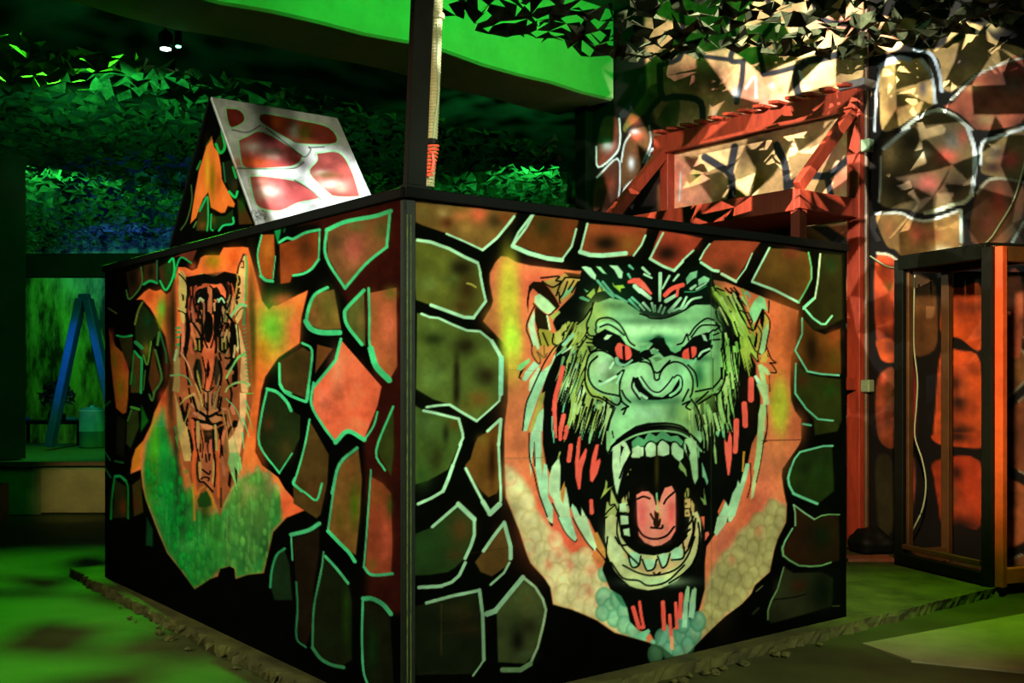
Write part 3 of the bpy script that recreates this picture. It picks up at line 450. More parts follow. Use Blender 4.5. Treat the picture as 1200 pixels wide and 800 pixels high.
    for q in [(R4,"422,0 372,135",18),(R4,"365,150 330,250 295,332",26),(R4,"295,332 210,382 120,422",22),(R4,"220,582 402,425",22),(R4,"402,422 515,530",34),(R4,"515,528 515,640 490,720 450,805",24),(R4,"685,-5 692,150 700,300 700,400",18),(R4,"692,425 625,490",38),(R4,"622,492 520,300 455,172",20),(R4,"575,405 625,488",32),(R4,"580,752 650,650 725,553",24),(R4,"725,553 770,720 770,805",28)]: W(*q)
    for q in [(R5,"430,-5 390,80 340,125 270,150",22),(R5,"272,152 120,160",24),(R5,"170,264 350,216 525,180",22),(R5,"525,178 547,350 555,645",24),(R5,"555,645 525,692 482,750",14),(R5,"725,-5 690,62 600,142",17),(R5,"575,338 630,318",38),(R5,"630,318 815,93",32),(R5,"815,90 900,160 950,240 970,310 955,400 915,560 865,672",18,PALE),(R5,"865,672 800,712 680,712",34,(130,180,130))]: W(*q)
    for q in [(R6,"155,120 100,220 10,338",18),(R6,"5,350 120,400 250,436 350,448",32),(R6,"350,446 420,352 452,230",15),(R6,"530,192 480,390",15),(R6,"480,390 550,412 640,416 800,400",32),(R6,"938,275 910,342 855,416",14),(R6,"1062,258 970,438",15),(R6,"970,438 1060,490 1140,522",20),(R6,"1140,522 1200,458",20),(R7,"0,450 75,380",14),(R7,"190,335 155,380 120,445",12),(R7,"130,465 210,518",20),(R7,"222,522 250,526",22),(R7,"275,545 375,598",20,PALE),(R7,"375,598 440,512 490,400",10),(R7,"610,362 490,592",14),(R7,"490,600 650,660 815,745",18),(R7,"885,395 905,500 905,580 860,670 815,745",12,(80,170,90)),(R7,"967,405 950,600 930,715",12),(R7,"930,715 850,790",14)]: W(*q)
    G = (100, 196, 130)
    for q in [(R8,"830,-5 735,80",24,G),(R8,"735,80 820,180 900,237 940,237 1000,160",20,G),(R8,"720,182 720,330 655,482",15,G),(R8,"655,485 770,680",16,G),(R8,"770,680 900,705 1065,716",19,G),(R8,"662,605 655,800",14,G),(R9,"655,0 655,85 760,232 870,328 1010,342",17,G),(R9,"728,372 802,386",20,G),(R9,"1005,578 920,580 800,610 700,636",20,G),(R9,"700,636 650,700 608,805",18,G),(R10,"610,0 588,80 600,150 640,225",22,G),(R10,"640,225 740,270 862,320",26,G),(R10,"657,525 655,400 640,330 740,405 835,467",13,(140,200,130)),(R10,"835,467 900,432 970,420 1070,422",12,(110,170,96)),(R10,"630,552 560,670 535,740 545,810",17,(120,196,120)),(R11,"535,0 540,80 600,130 690,180 800,188 900,180 990,150",17,(110,170,96)),(R11,"548,195 490,400 430,510 400,600 400,685",13,(130,180,110))]: W(*q)
    out = 1-c.cover(PX, BG, 1.)[..., 0]; c.amber(.05, 0, out); c.col *= (1-out*np.clip((V-560)/500, 0, .38))[..., None]; c.col[..., 2] *= 1-.18*out*(c.col[..., 1] < 130)  # outer stones darken downwards: the fall-off of light is put into the paint
    c.mottle(.07, 26, 5)
    return c
# ================================================================ the tiger face of the bunker, gable and roof of the hut
GRN = (66, 200, 112); ORA = (236, 102, 42)
def paint_tiger(U, V):
    c = Canvas(U, V, (4, 5, 2)); f, s, b = c.f, c.s, c.b
    C1, C2, C3, C4, C5 = Z(290,240,8), Z(290,340,6.3), Z(290,450,6.3), Z(290,560,6.3), Z(290,673,6.3)
    E = Z(290,220,2.667); L1, L2, L3, L4 = [Z(115, y, 10) for y in (300, 380, 460, 540)]; T1, T2, T3, T4 = [Z(195, y, 10) for y in (300, 380, 460, 530)]
    B1, B2 = Z(150,270,4), Z(150,470,3.478)
    # mortar is black at the far end, dark red towards the corner post
    f(PX, "480,200 480,720 432,715 430,600 425,500 440,420 395,330 380,300 372,262 300,262 300,240", (50, 15, 8), soft=6); b(PX, 442, 690, 14, 24, (54, 18, 8), .8)
    # ground
    BG = "160,351 169,342 175,338 179,340 183,341 189,339 195,345 200,341 209,313 217,313 225,317 231,314 235,302 240,299 257,299 262,290 285,289 291,290 297,312 302,332 307,352 315,363 320,358 325,358 350,345 361,340 356,360 353,372 351,402 326,419 311,441 306,458 301,498 299,529 307,545 326,559 338,580 358,597 336,606 320,623 314,649 309,671 290,673 276,678 275,666 269,663 258,666 255,675 246,678 228,690 212,668 196,648 184,620 171,586 167,570 165,550 160,552 153,555 155,538 159,526 168,516 177,498 181,483 187,470 192,461 197,450 200,429 194,395 186,378 176,361 167,351"
    f(PX, BG, ORA, soft=.9)
    for x, y, rx, ry, k, a in [(175,348,6,8,(176,62,22),.7),(186,352,8,14,(214,84,30),.6),(190,362,5.5,13,(90,190,40),.95),(187,376,5,14,(120,130,18),.8),(198,370,6,40,(60,34,10),.8),(196,430,4,30,(120,46,20),.7),(192,466,6,10,(170,56,26),.9),(226,312,5,6,(232,92,40),.6),(250,306,10,9,(166,128,16),.95),(276,302,12,12,(206,74,20),.8),(300,340,8,30,(226,98,44),.6),(318,384,21,34,(104,192,40),.95),(338,366,10,14,(150,150,40),.6),(308,410,12,16,(186,132,22),.8),(345,385,8,20,(238,104,58),.7),(332,352,14,8,(236,100,50),.6),(306,520,8,40,(206,82,30),.5),(296,470,6,70,(226,98,36),.6),(302,430,8,24,(222,104,30),.6)]: b(PX, x, y, rx, ry, k, a)
    b(PX, 294, 370, 4, 60, (60,60,16), .75)
    b(PX, 203, 380, 4, 70, (16,18,6), .85); b(PX, 200, 460, 5, 50, (14,18,6), .8); b(PX, 206, 530, 5, 40, (8,16,6), .8); b(PX, 297, 400, 3.5, 60, (36,44,10), .7)
    # greenish cloud bank
    inside = c.cover(PX, BG, 1.2); keep = c.col.copy()
    f(PX, "171,520 182,500 191,478 194,500 203,530 210,560 222,585 232,600 250,605 272,590 284,560 296,556 306,556 318,566 330,582 330,612 318,624 314,650 309,671 276,678 275,666 258,666 246,678 228,690 196,648 171,586 167,552", (44, 130, 66), soft=5)
    for x, y, rx, ry, k, a in [(182,520,6,30,(70,176,36),.95),(178,560,8,30,(66,130,24),.9),(192,530,5,30,(20,150,62),.9),(196,570,9,30,(14,140,62),.9),(200,610,9,30,(10,120,52),.9),(208,570,5,34,(14,60,26),.8),(214,600,6,40,(24,70,34),.8),(226,600,5,60,(40,120,56),.7),(240,590,8,20,(26,60,14),.9),(250,620,12,30,(52,120,40),.7),(272,600,14,40,(80,176,96),.9),(286,585,12,30,(120,130,62),.8),(300,575,10,24,(110,130,66),.8),(312,580,10,22,(64,130,76),.7),(262,640,16,26,(60,140,66),.7),(290,640,16,30,(50,96,54),.8),(306,612,12,26,(84,116,64),.7),(234,655,10,26,(22,140,58),.9),(224,676,6,14,(30,150,60),.9),(246,660,8,20,(14,96,42),.7),(310,640,8,20,(30,70,40),.7)]: b(PX, x, y, rx, ry, k, a)
    r = np.random.default_rng(5)
    for i in range(230):
        y = r.uniform(545, 688); x = r.uniform(172+max(0, y-580)*.5, 326-max(0, y-600)*.25)
        if 228 < x < 264 and y < 604: continue
        k = (18,156,60) if x < 225 else (56,156,68) if x < 262 else (98,176,92) if r.random() < .6 else (76,132,66)
        c.puff(x, y, r.uniform(2.2, 5), k, (8,60,28) if x < 235 else (40,96,44), r.uniform(.35, .8), r.uniform(1.6, 3))
    for i in range(26):
        x, y = r.uniform(185, 320), r.uniform(560, 640); s(PX, np.array([(x, y), (x+r.uniform(-1, 1), y+r.uniform(14, 34))]), (60,180,100) if x < 240 else (130,196,128), r.uniform(.8, 1.8), soft=1.2, a=.35)
    b(PX, 316, 566, 8, 20, (150,96,48), .5); b(PX, 290, 572, 8, 10, (150,140,70), .6)
    gz = np.clip((c.col[..., 1]-c.col[..., 0])/40, 0, 1)*(V > 500); c.col[..., 2] *= 1-.3*gz; c.col *= (1-.08*gz)[..., None]
    c.col = keep*(1-inside)+c.col*inside
    f(L3, "400,800 440,660 530,565 500,700 490,800", (190,110,24)); f(L4, "380,150 400,0 490,0 490,50 440,100", (190,104,22))
    f(PX, "328,572 336,575 345,585 358,597 336,606 330,595", (232, 92, 46), soft=1)
    # --- tiger: body of the face
    f(PX, "209,320 216,317 222,326 235,322 262,318 277,322 279,310 285,296 289,298 288,340 287,352 292,372 293,412 294,440 296,470 291,500 287,520 283,545 276,562 262,590 258,605 253,590 248,578 240,575 232,590 227,575 222,556 215,545 210,520 206,500 203,470 206,430 211,395 213,372 209,355", (138, 70, 34), soft=1)
    K = (10, 9, 5)
    f(T1, "230,265 330,235 430,212 540,220 650,240 700,185 830,212 830,300 800,520 740,700 700,800 220,800 245,600", (22, 15, 7), soft=.6)
    b(T1, 520, 250, 120, 30, (48,54,20), .8)
    for t, w, k in [("500,300 512,480 508,660", 52, (196,104,60)), ("350,480 375,390 440,345 520,335", 46, (172,72,38)), ("535,345 600,330 655,400 690,520", 66, (222,98,54)), ("620,300 690,250 755,340 790,470", 36, (206,82,46)), ("290,290 312,470 290,640", 46, (156,60,36)), ("350,330 320,500 345,720", 32, (150,58,34)), ("450,290 510,320", 40, (178,72,40)), ("250,400 270,600 255,760", 30, (140,56,36)), ("300,600 330,800", 34, (150,80,50)), ("370,530 400,510 440,550", 26, (168,140,88)), ("600,510 650,490 685,570", 24, (150,196,132)), ("445,560 450,680 430,800", 38, (160,92,56)), ("565,560 580,680 590,800", 40, (206,146,84)), ("560,500 600,560", 22, (220,110,64)), ("670,600 650,800", 36, (176,132,80)), ("745,460 720,620 690,760", 32, (146,136,64)), ("780,490 760,640 735,800", 30, (214,128,78)), ("700,330 735,430 700,520", 22, (60,24,14)), ("540,700 555,800", 36, (220,104,56)), ("410,640 400,720", 24, (180,110,60)), ("370,620 350,540", 24, (120,50,34))]: s(T1, t, k, w, soft=.5)
    for t in ("350,470 400,420 470,440 460,500 400,490 360,560", "540,420 600,420 680,520 660,560 620,500 560,480", "600,560 640,560 640,800 600,800", "470,640 520,680 525,800 450,800"): f(T1, t, K, soft=.5)
    # ears
    f(T1, "150,165 225,262 240,400 232,560 210,800 180,800 150,600 140,400", (190,164,80), soft=.6); f(T1, "140,130 175,180 240,270 300,240 330,220 300,190 220,140", (216,92,44), soft=.5); s(T1, "150,210 200,260 240,330 260,480", K, 16); s(T1, "180,170 240,265 300,240 350,245 420,205 450,230", (150,180,90), 10); f(T1, "180,440 205,460 210,520 190,520", K)
    f(T1, "860,80 905,0 940,0 935,300 920,540 880,720 830,800 795,700 800,560 835,400 845,200", (216,168,88), soft=.6); b(T1, 880, 60, 30, 60, (226,110,66), .9); b(T1, 895, 400, 20, 130, (228,150,96), .8); s(T1, "830,200 845,130 880,40 905,-20", K, 16); s(T1, "870,70 900,60 905,130 880,130", K, 12); s(T1, "830,210 830,300 800,500 770,640", (200,170,60), 12)
    for t in ("850,240 860,300 845,340", "850,380 840,430 860,430", "830,450 820,500 850,480", "825,530 828,555"): s(T1, t, K, 24)
    s(T1, "930,0 940,100 935,300 928,520", (26,170,76), 20); s(T1, "915,600 905,800", (24,140,66), 20)
    s(T1, "930,580 880,565 820,610 745,730", (120,206,116), 36, w2=22); s(T1, "900,600 850,640 800,720", (40,20,10), 12); s(T1, "140,610 190,625 230,680", (170,164,80), 22); s(T1, "140,640 200,660 245,720", K, 12)
    # mid face
    for t, w, k in [("250,0 232,300", 44, K), ("590,0 575,160 570,320", 46, K), ("420,0 425,150 440,260", 30, K), ("780,0 770,250 800,500 800,700", 70, K), ("220,180 225,330", 40, K), ("720,0 700,70", 44, K), ("290,0 300,100 330,150", 40, (196,96,56)), ("360,0 380,150 400,300", 50, (160,96,52)), ("280,200 310,330", 44, (166,74,46)), ("630,40 640,120 620,300", 40, (172,130,80)), ("740,100 720,180 700,380", 36, (150,120,66)), ("660,340 700,420 720,520 760,560", 60, (150,86,48)), ("180,0 190,150 180,300", 50, (196,104,66)), ("230,420 240,560 260,700", 40, (160,56,34))]: s(T2, t, k, w, soft=.5)
    f(T2, "440,40 500,230 560,60 570,260 545,500 525,700 490,775 450,740 435,500 415,320 430,240", (196,84,46), soft=.7); b(T2, 490, 270, 40, 40, (196,112,70), .8)
    f(T1, "455,680 525,690 535,800 455,800", K); f(T2, "460,0 535,0 540,100 505,215 480,210 455,110", K, soft=.6)
    f(T2, "490,400 512,520 490,640 470,600 472,480", K, soft=.5)
    for x, y, rx, ry in [(345,240,40,90),(660,240,55,105)]: b(T2, x, y, rx, ry, K, 1, hard=5)
    for t, w in [("330,190 340,300", 16), ("372,200 374,300", 14), ("640,190 640,310", 18), ("676,190 676,300", 18)]: s(T2, t, (150,140,40), w)
    f(T2, "350,400 395,410 420,560 420,720 370,740 325,640 310,520", (24,26,12), soft=1); f(T2, "590,370 640,470 650,580 610,740 565,700 555,560", (46,36,18), soft=1); s(T2, "350,540 380,660 400,780", (140,124,60), 30, soft=.8); s(T2, "640,560 600,720", (150,104,60), 22, soft=.8)
    f(T2, "440,780 470,770 520,755 545,735 550,755 520,775 460,795", K)
    for t in ("690,390 720,400 760,380", "720,480 750,460 770,480", "620,340 640,420"): s(T2, t, K, 22)
    # side fur
    f(T2, "840,0 870,80 905,230 935,330 950,520 965,700 955,800 880,790 862,600 878,380 850,150", (216,164,94), soft=.7); f(T2, "800,0 830,0 860,200 840,340 820,300 805,150", (196,190,110), soft=.6); s(T2, "835,0 850,180 860,340", K, 12)
    f(T2, "185,0 160,150 110,300 85,450 90,620 70,780 150,800 160,560 155,330", (130,108,56), soft=.8); s(T2, "120,300 95,420", (130,160,100), 26, soft=.8)
    f(T3, "860,0 935,0 942,140 930,260 905,400 880,600 850,780 745,790 725,560 790,480 860,300", (220,166,100), soft=.8); b(T3, 780, 640, 50, 120, (150,166,90), .7); f(T3, "100,0 160,200 225,330 260,480 320,800 205,800 165,600 130,400", (176,140,72), soft=.8); b(T3, 150, 420, 26, 110, (140,166,80), .8)
    for t in ("170,150 210,330", "160,60 240,380", "260,440 310,640 300,790"): s(T3, t, K, 26)
    for t, k in [("930,180 970,300 1010,440", (110,190,80)), ("900,300 970,520", GRN), ("890,470 910,660", GRN), ("930,100 980,210", GRN), ("940,10 1020,5", (90,180,60)), ("100,400 130,560", (30,130,60)), ("110,520 150,680", (40,130,50))]: s(T3, t, k, 18, w2=6)
    for y in range(10, 780, 46): s(T2, "%d,%d %d,%d" % (900+y*.07, y, 935+y*.07, y-18), (30,150,70), 14, w2=5)
    for y in (40, 90, 150, 235): s(T2, "%d,%d %d,%d" % (150, y, 110, y+6), (30,130,66), 30, w2=12)
    # muzzle
    for t, w, k in [("490,0 487,180", 84, (160,102,60)), ("320,20 370,130 410,240", 46, (160,118,62)), ("400,0 418,250", 40, (140,98,54)), ("575,0 560,230", 44, (140,98,56)), ("650,40 590,160 560,240", 24, (110,82,44)), ("300,140 370,190", 34, (160,108,62)), ("330,240 380,260", 40, (176,100,70)), ("690,190 610,200 580,220", 34, (170,104,62)), ("760,160 790,240", 44, (190,110,72)), ("700,340 740,400", 30, (150,92,60))]: s(T3, t, k, w, soft=.5)
    f(T3, "380,220 455,215 470,270 455,320 400,335 370,290", (166,110,64), sm=1); f(T3, "500,210 570,200 640,290 635,330 570,352 510,320 492,270", (166,104,58), sm=1); s(T3, "470,120 480,230 490,300", K, 14); s(T3, "445,150 470,200", K, 14)
    s(T3, "310,310 380,330 470,355 560,380 640,350", K, 44); f(T3, "450,280 500,300 530,350 460,340", K); s(T3, "600,260 680,270", K, 26); f(T3, "790,320 840,330 830,400 760,420 720,520 720,440", K)
    f(T3, "300,380 345,350 350,560 330,620", K); f(T3, "610,400 680,380 650,520 620,560", K)
    f(T3, "395,360 470,365 545,390 540,420 480,440 420,410", (190,116,70)); f(T3, "430,440 545,440 535,520 500,600 450,580", (30,20,8), soft=.8); b(T3, 500, 480, 40, 30, (100,60,26), .7)
    for t, w, k in [("368,345 372,500 365,640", 36, (160,126,66)), ("572,385 580,520 590,670", 30, (160,140,72)), ("300,330 335,560 342,800", 46, (198,80,42)), ("420,480 432,640 425,800", 28, (180,86,44)), ("520,560 515,700 500,800", 30, (170,82,56)), ("470,600 478,800", 26, (140,64,44)), ("630,560 615,700 610,800", 34, (206,94,46)), ("680,450 640,620", 34, (180,96,58)), ("400,600 395,800", 16, K), ("555,440 560,640 560,800", 18, K), ("650,620 660,760", 20, K), ("700,540 690,700", 18, (90,80,40))]: s(T3, t, k, w, soft=.5)
    # lower jaw
    f(T4, "375,0 580,0 575,150 565,330 545,445 500,400 440,350 400,345 375,250", (176,92,52), soft=.6); f(T4, "370,100 395,60 420,180 410,290 385,310", (196,144,70), soft=.6); f(T4, "540,60 570,130 555,330 535,370 540,200", (196,150,70), soft=.6)
    for t in ("370,20 362,200 380,330 440,350 500,410 545,460", "420,200 460,230 500,255 515,220", "410,310 440,290 500,300 490,330", "565,20 575,200 560,400", "460,20 470,110", "510,20 500,90"): s(T4, t, K, 20)
    for t, w, k in [("325,0 320,250 345,480", 44, (208,86,36)), ("600,0 605,250 610,520", 34, (196,80,34)), ("310,380 325,560 330,790", 30, (150,120,30)), ("480,430 540,540 560,640", 34, (180,112,36)), ("440,400 390,440 360,560", 30, (176,100,34)), ("650,60 680,260", 40, (150,84,50)), ("720,320 735,460", 20, (150,60,24)), ("640,420 640,640", 20, (40,34,10))]: s(T4, t, k, w, soft=.7)
    f(T4, "740,0 850,0 880,160 830,280 850,400 800,330 760,240 720,120", (120,166,84), soft=1); f(T4, "735,220 765,280 750,420 720,380", K, soft=1); f(T4, "800,170 830,220 830,370 810,300", K, soft=.8)
    for t in ("840,120 845,260", "770,240 830,440", "860,60 880,210"): s(T4, t, (120,206,96), 18, w2=6)
    f(T4, "360,560 400,480 470,450 520,540 530,620 470,640 380,640", (26,62,14), soft=1.5)
    # the animal's stripes
    Q = Z(187,281,3.79)
    f(Q, "115,165 200,150 240,165 290,140 345,170 340,196 300,186 250,198 200,192 130,210", K, soft=.6)
    for p, w in [("130,180 125,240 118,300",10),("150,190 148,250 160,320",8),("165,285 165,238 190,222 212,245 205,275",14),("240,258 262,245 285,262 292,300",14),("256,285 258,420",18),("285,180 300,230 292,290",9),("310,180 320,240 300,310",8),("205,280 205,330",8),("120,330 130,400 120,470",16),("150,370 180,420 190,470",10),("175,300 190,360 195,430 212,478",8),("245,320 243,420 228,478",8),("280,380 265,430",10),("300,330 330,380 340,470",12),("318,390 330,470 320,540 300,570",16),("110,480 120,560 130,640",11),("95,420 90,520",6),("165,540 160,600 180,680",10),("190,520 205,600 200,660",6),("250,520 240,600 226,660",6),("265,540 275,600 260,680",12),("190,660 215,675 240,655",6),("215,680 215,760",7),("180,690 195,740",6),("250,690 238,740",6),("150,700 165,760",10),("275,700 265,760",10),("300,620 320,680 310,740",9),("130,660 140,720",8),("180,765 215,785 255,768",13),("270,310 280,350 270,390",9),("140,250 135,310",7),("225,205 245,225",7),("170,205 185,200",7)]: s(Q, p, K, w, soft=.5)
    f(Q, "216,318 235,345 238,400 227,448 214,456 202,440 197,385 204,340", K, soft=.5, sm=1); f(Q, "150,438 185,434 197,470 187,503 160,492", K, soft=.5); f(Q, "262,432 300,426 312,470 292,506 265,492", K, soft=.5)
    for p in ("161,448 163,486", "177,446 178,490", "278,438 279,488", "294,440 294,484"): s(Q, p, (158,140,50), 5)
    f(Q, "215,535 223,578 214,622 206,580", K, soft=.5)
    for p, k, w in [("172,275 180,258 195,268",(176,196,130),7),("262,275 275,258 288,278",(140,196,130),8),("160,640 180,690 192,740",(168,136,66),7),("268,650 250,700 240,740",(150,116,64),7),("300,400 285,450",(172,140,80),9),("150,420 160,470",(170,96,52),9),("335,470 330,520",(190,160,90),9)]: s(Q, p, k, w, soft=.5)
    Y = Z(195,460,10)
    for p, w in [("300,40 330,150 380,220",14),("440,20 450,140",14),("540,20 530,150",14),("620,40 600,160 640,200",20),("250,130 230,260 250,330",26),("330,420 350,620 390,800",16),("545,430 545,620 560,780",16),("400,440 430,600 420,760",14),("480,600 495,760",14),("600,420 640,560 630,760",18),("690,260 700,380",22),("270,480 300,700",20)]: s(Y, p, K, w, soft=.5)
    # whiskers
    for z, t, w, k in [(T2,"170,330 230,420 280,540 310,640",20,(176,124,82)),(T2,"50,600 150,590 240,620 300,720",24,(96,136,72)),(T2,"910,350 840,390 770,500 700,630",32,(104,190,90)),(T2,"970,705 900,675 800,690 720,740 695,790",34,(146,176,88)),(T3,"290,30 220,70 160,140",26,(150,130,62)),(T3,"660,220 700,400 720,560",14,(150,124,62)),(T3,"720,200 770,400 840,740",14,(160,130,66)),(T3,"700,70 820,200 905,420",16,(90,160,90)),(T3,"200,440 220,340 280,180",16,(150,130,60))]: s(z, t, k, w, w2=w*.5)
    # --- stones, corner side
    def stone(z, t, col, puffs=(), soft=.9):
        f(z, t, col, soft=soft)
        for q in puffs: b(q[0], q[1], q[2], q[3], q[4], q[5], q[6] if len(q) > 6 else .85)
    stone(C1, "130,280 250,275 255,480 235,700 180,690 125,660 100,500", (150,70,20), [(C1,190,430,50,90,(180,100,28))])
    stone(C1, "300,370 420,330 540,275 665,250 668,500 600,600 420,660 400,725 310,740", (130,54,18), [(C1,560,420,80,140,(70,34,12)),(C1,350,620,50,80,(150,66,26))])
    stone(E, "250,133 350,98 443,78 435,185 370,238 305,308 250,215", (112,72,34), [(E,332,190,34,46,(190,86,66)),(E,420,130,22,36,(76,80,28)),(E,270,160,22,26,(84,58,26)),(E,340,120,26,14,(96,96,40))])
    stone(C2, "500,20 640,-5 692,285 540,292 450,252 440,190 460,100", (112,84,30), [(C2,600,120,60,120,(112,104,34)),(C2,490,180,40,60,(132,84,34))])
    stone(C2, "860,10 730,130 715,200 735,260 845,400 870,410", (80,84,30), [(C2,840,220,30,80,(120,96,40))])
    stone(C2, "905,20 1100,-20 1105,560 1050,660 940,560 900,420", (176,88,46), [(C2,1050,260,50,140,(228,106,66)),(C2,1060,20,50,50,(110,104,30)),(C2,930,160,30,120,(150,92,42)),(C2,1020,560,60,50,(180,96,44))])
    f(C2, "690,365 990,710 960,850 860,1100 740,1040 650,1110 555,1010 478,860 490,715 640,530", (238,98,58), soft=.9); b(C2, 660, 620, 60, 160, (220,126,82), .7); b(C2, 560, 820, 50, 100, (224,112,80), .6); b(C2, 800, 640, 60, 90, (226,106,66), .6); b(C2, 880, 930, 50, 40, (196,72,40), .5)
    stone(C2, "515,400 630,430 500,612", (112,62,24)); stone(C2, "408,420 470,460 455,640 438,800 330,760 250,712 235,525", (64,46,16), [(C2,360,560,60,80,(48,40,12))])
    stone(C3, "150,40 230,65 320,190 390,230 385,400 320,540 240,645 92,445 108,200", (28,38,12), [(C3,150,290,40,60,(70,44,16)),(C3,280,480,60,80,(62,54,18))])
    stone(C3, "460,270 600,520 590,720 540,960 510,990 340,880 338,740 420,450", (72,52,18), [(C3,500,800,60,80,(78,44,18))])
    stone(C3, "820,480 690,590 640,760 600,1080 700,1200 800,1260 830,960 845,700", (112,74,28), [(C4,790,200,40,160,(56,86,10)),(C4,680,300,40,90,(90,74,18)),(C3,760,620,40,80,(120,70,28))])
    stone(C3, "1078,170 1010,330 952,490 1060,680 1080,500", (46,56,16), [(C3,1040,450,34,90,(56,66,18))])
    stone(C4, "915,-10 1000,40 1060,110 1070,500 1060,700 960,715 870,680 890,350", (140,58,30), [(C4,1020,460,40,170,(188,76,48)),(C4,960,120,60,100,(120,66,24)),(C4,1050,200,24,80,(66,80,18)),(C4,920,640,40,50,(96,70,22))])
    stone(C4, "530,370 420,420 330,440 345,600 360,798 370,1170 430,1240 480,1100 490,800 530,540", (26,18,7), soft=1.5)
    stone(C4, "270,525 205,600 170,798 200,900 330,900 310,640", (22,40,16), soft=1.5)
    stone(C4, "570,560 740,770 770,900 770,1340 700,1385 540,1330 490,1250 480,1060 530,760", (20,26,8), [(C5,730,300,30,200,(28,56,10))], soft=1.2)
    stone(C5, "870,175 960,205 1050,280 1070,600 1080,810 890,810 850,600 855,300", (22,24,8), [(C5,920,560,40,160,(14,46,12))], soft=1.2)
    f(C1, "285,165 320,160 310,260 285,370 265,300 240,190", (16,140,60), soft=1.2, a=.9); f(C1, "345,150 370,160 350,260 335,260", (12,70,30), soft=1)
    b(E, 190, 60, 30, 14, (90,40,16), .6)
    W = lambda z, t, w, k=GRN, w2=None: s(z, t, k, w, w2=w2, soft=.6)
    for q in [(C1,"132,285 95,470 125,660",16),(C1,"125,665 170,705 235,715",30),(C1,"262,480 240,690",10),(C1,"300,350 370,310 430,318 540,262 675,232",26),(C1,"678,230 668,510",16),(C1,"668,510 600,600 520,645 430,662",24),(E,"248,132 300,108 350,97 400,88 448,72",13),(E,"446,72 435,185",9),(E,"435,185 370,238 305,314",9),(E,"305,314 245,215 248,130",9)]: W(*q)
    for q in [(C2,"590,-20 500,30 455,120 432,230",24),(C2,"432,230 470,285 550,312 680,312",40),(C2,"860,0 735,130 718,180 740,265 845,400",26),(C2,"895,-15 900,200 900,380 930,520",18),(C2,"910,430 950,560 1045,662",46),(C2,"690,360 660,480 640,530 490,712",22),(C3,"488,-10 472,150 560,310 650,430",20),(C3,"650,430 740,347 862,410",32),(C3,"862,412 930,310 960,205",14),(C2,"405,390 475,440 462,620 437,800",18),(C2,"235,540 245,710 320,760",18),(C3,"240,0 285,65 410,122 440,115 452,10",22),(C3,"145,40 100,250 90,450 235,655",16),(C3,"235,655 330,510",10),(C3,"145,35 220,60 290,130 322,195",24),(C3,"458,260 430,420 390,580 340,740",14),(C3,"340,735 400,790",20),(C4,"350,0 340,45 430,110 510,162 550,40",16)]: W(*q)
    Gd = (66, 172, 100)
    for q in [(C3,"810,470 680,590 625,805",24,Gd),(C4,"648,0 595,380",16,Gd),(C4,"595,392 690,490 750,550 792,615",28,GRN),(C3,"1076,165 950,490 1015,635",16,GRN),(C4,"912,-60 880,400 860,650",14,Gd),(C4,"860,655 900,705 960,716 1070,705",22,Gd),(C4,"322,418 450,385 530,335",30,Gd),(C4,"322,420 332,605",12,Gd),(C5,"360,55 370,250 362,465 430,535",16,(40,110,60)),(C4,"275,520 215,570 180,680 168,805",18,(40,130,70)),(C4,"562,545 550,650 518,805",14,(60,130,76)),(C4,"575,578 660,670 742,775",22,Gd),(C5,"540,-5 490,250 480,540",16,(50,120,66)),(C5,"480,540 540,620 620,665 710,685",26,(50,120,66)),(C5,"855,178 920,178 1000,220 1058,290",34,Gd),(C5,"852,190 845,450 855,700 885,805",18,Gd)]: W(*q)
    # stones, far end
    stone(B1, "205,130 330,70 300,150 240,120", (88,36,20), soft=.7); stone(L1, "330,190 500,130 510,330 370,500", (40,26,10), [(L1,400,260,50,100,(14,12,5)),(L1,490,230,20,90,(86,32,18))]); stone(L1, "530,110 690,75 690,300 610,290 530,330", (52,36,12), [(L1,620,180,40,90,(18,12,6))]); stone(L1, "710,130 870,40 880,240 790,390 730,290", (34,40,12), [(L1,830,170,40,90,(14,62,14)),(L1,750,200,30,80,(64,30,14))])
    stone(L1, "500,545 560,600 700,800 720,880 620,1010 570,1260 440,1010 430,800", (24,34,10), [(L2,560,300,50,90,(96,84,16)),(L1,580,750,50,80,(14,50,20))]); stone(L2, "650,250 690,500 735,640 640,830 590,650 620,420", (70,40,13)); stone(L2, "430,340 505,420 500,800 380,800 390,560", (60,44,14), [(L2,420,660,24,90,(20,70,20))])
    stone(L2, "130,50 200,250 290,330 360,540 350,860 330,1030 290,1050 210,980 150,450", (150,72,20), [(L2,190,420,26,110,(120,100,14)),(L2,330,480,24,110,(150,44,26)),(L2,260,740,50,120,(116,92,10)),(L2,160,150,26,90,(120,40,22))]); stone(L2, "240,150 400,140 410,400 370,520 290,340", (36,34,10))
    stone(L3, "390,200 470,210 480,400 380,650 330,600 340,330", (36,48,12)); stone(L3, "510,150 590,330 500,460", (16,84,16), soft=1.5); stone(L3, "220,260 320,330 300,750 210,720", (18,20,8), soft=1.5); stone(L4, "200,220 330,300 340,660 170,670", (34,36,11), [(L4,290,540,50,90,(96,44,12))]); stone(L4, "400,280 500,200 530,600 420,650", (52,44,12), [(L4,450,500,40,80,(78,36,12))]); stone(L4, "570,660 640,800 640,1000 560,990", (14,56,22), soft=1.5)
    F2 = (24, 150, 66); F3 = (60, 104, 38)
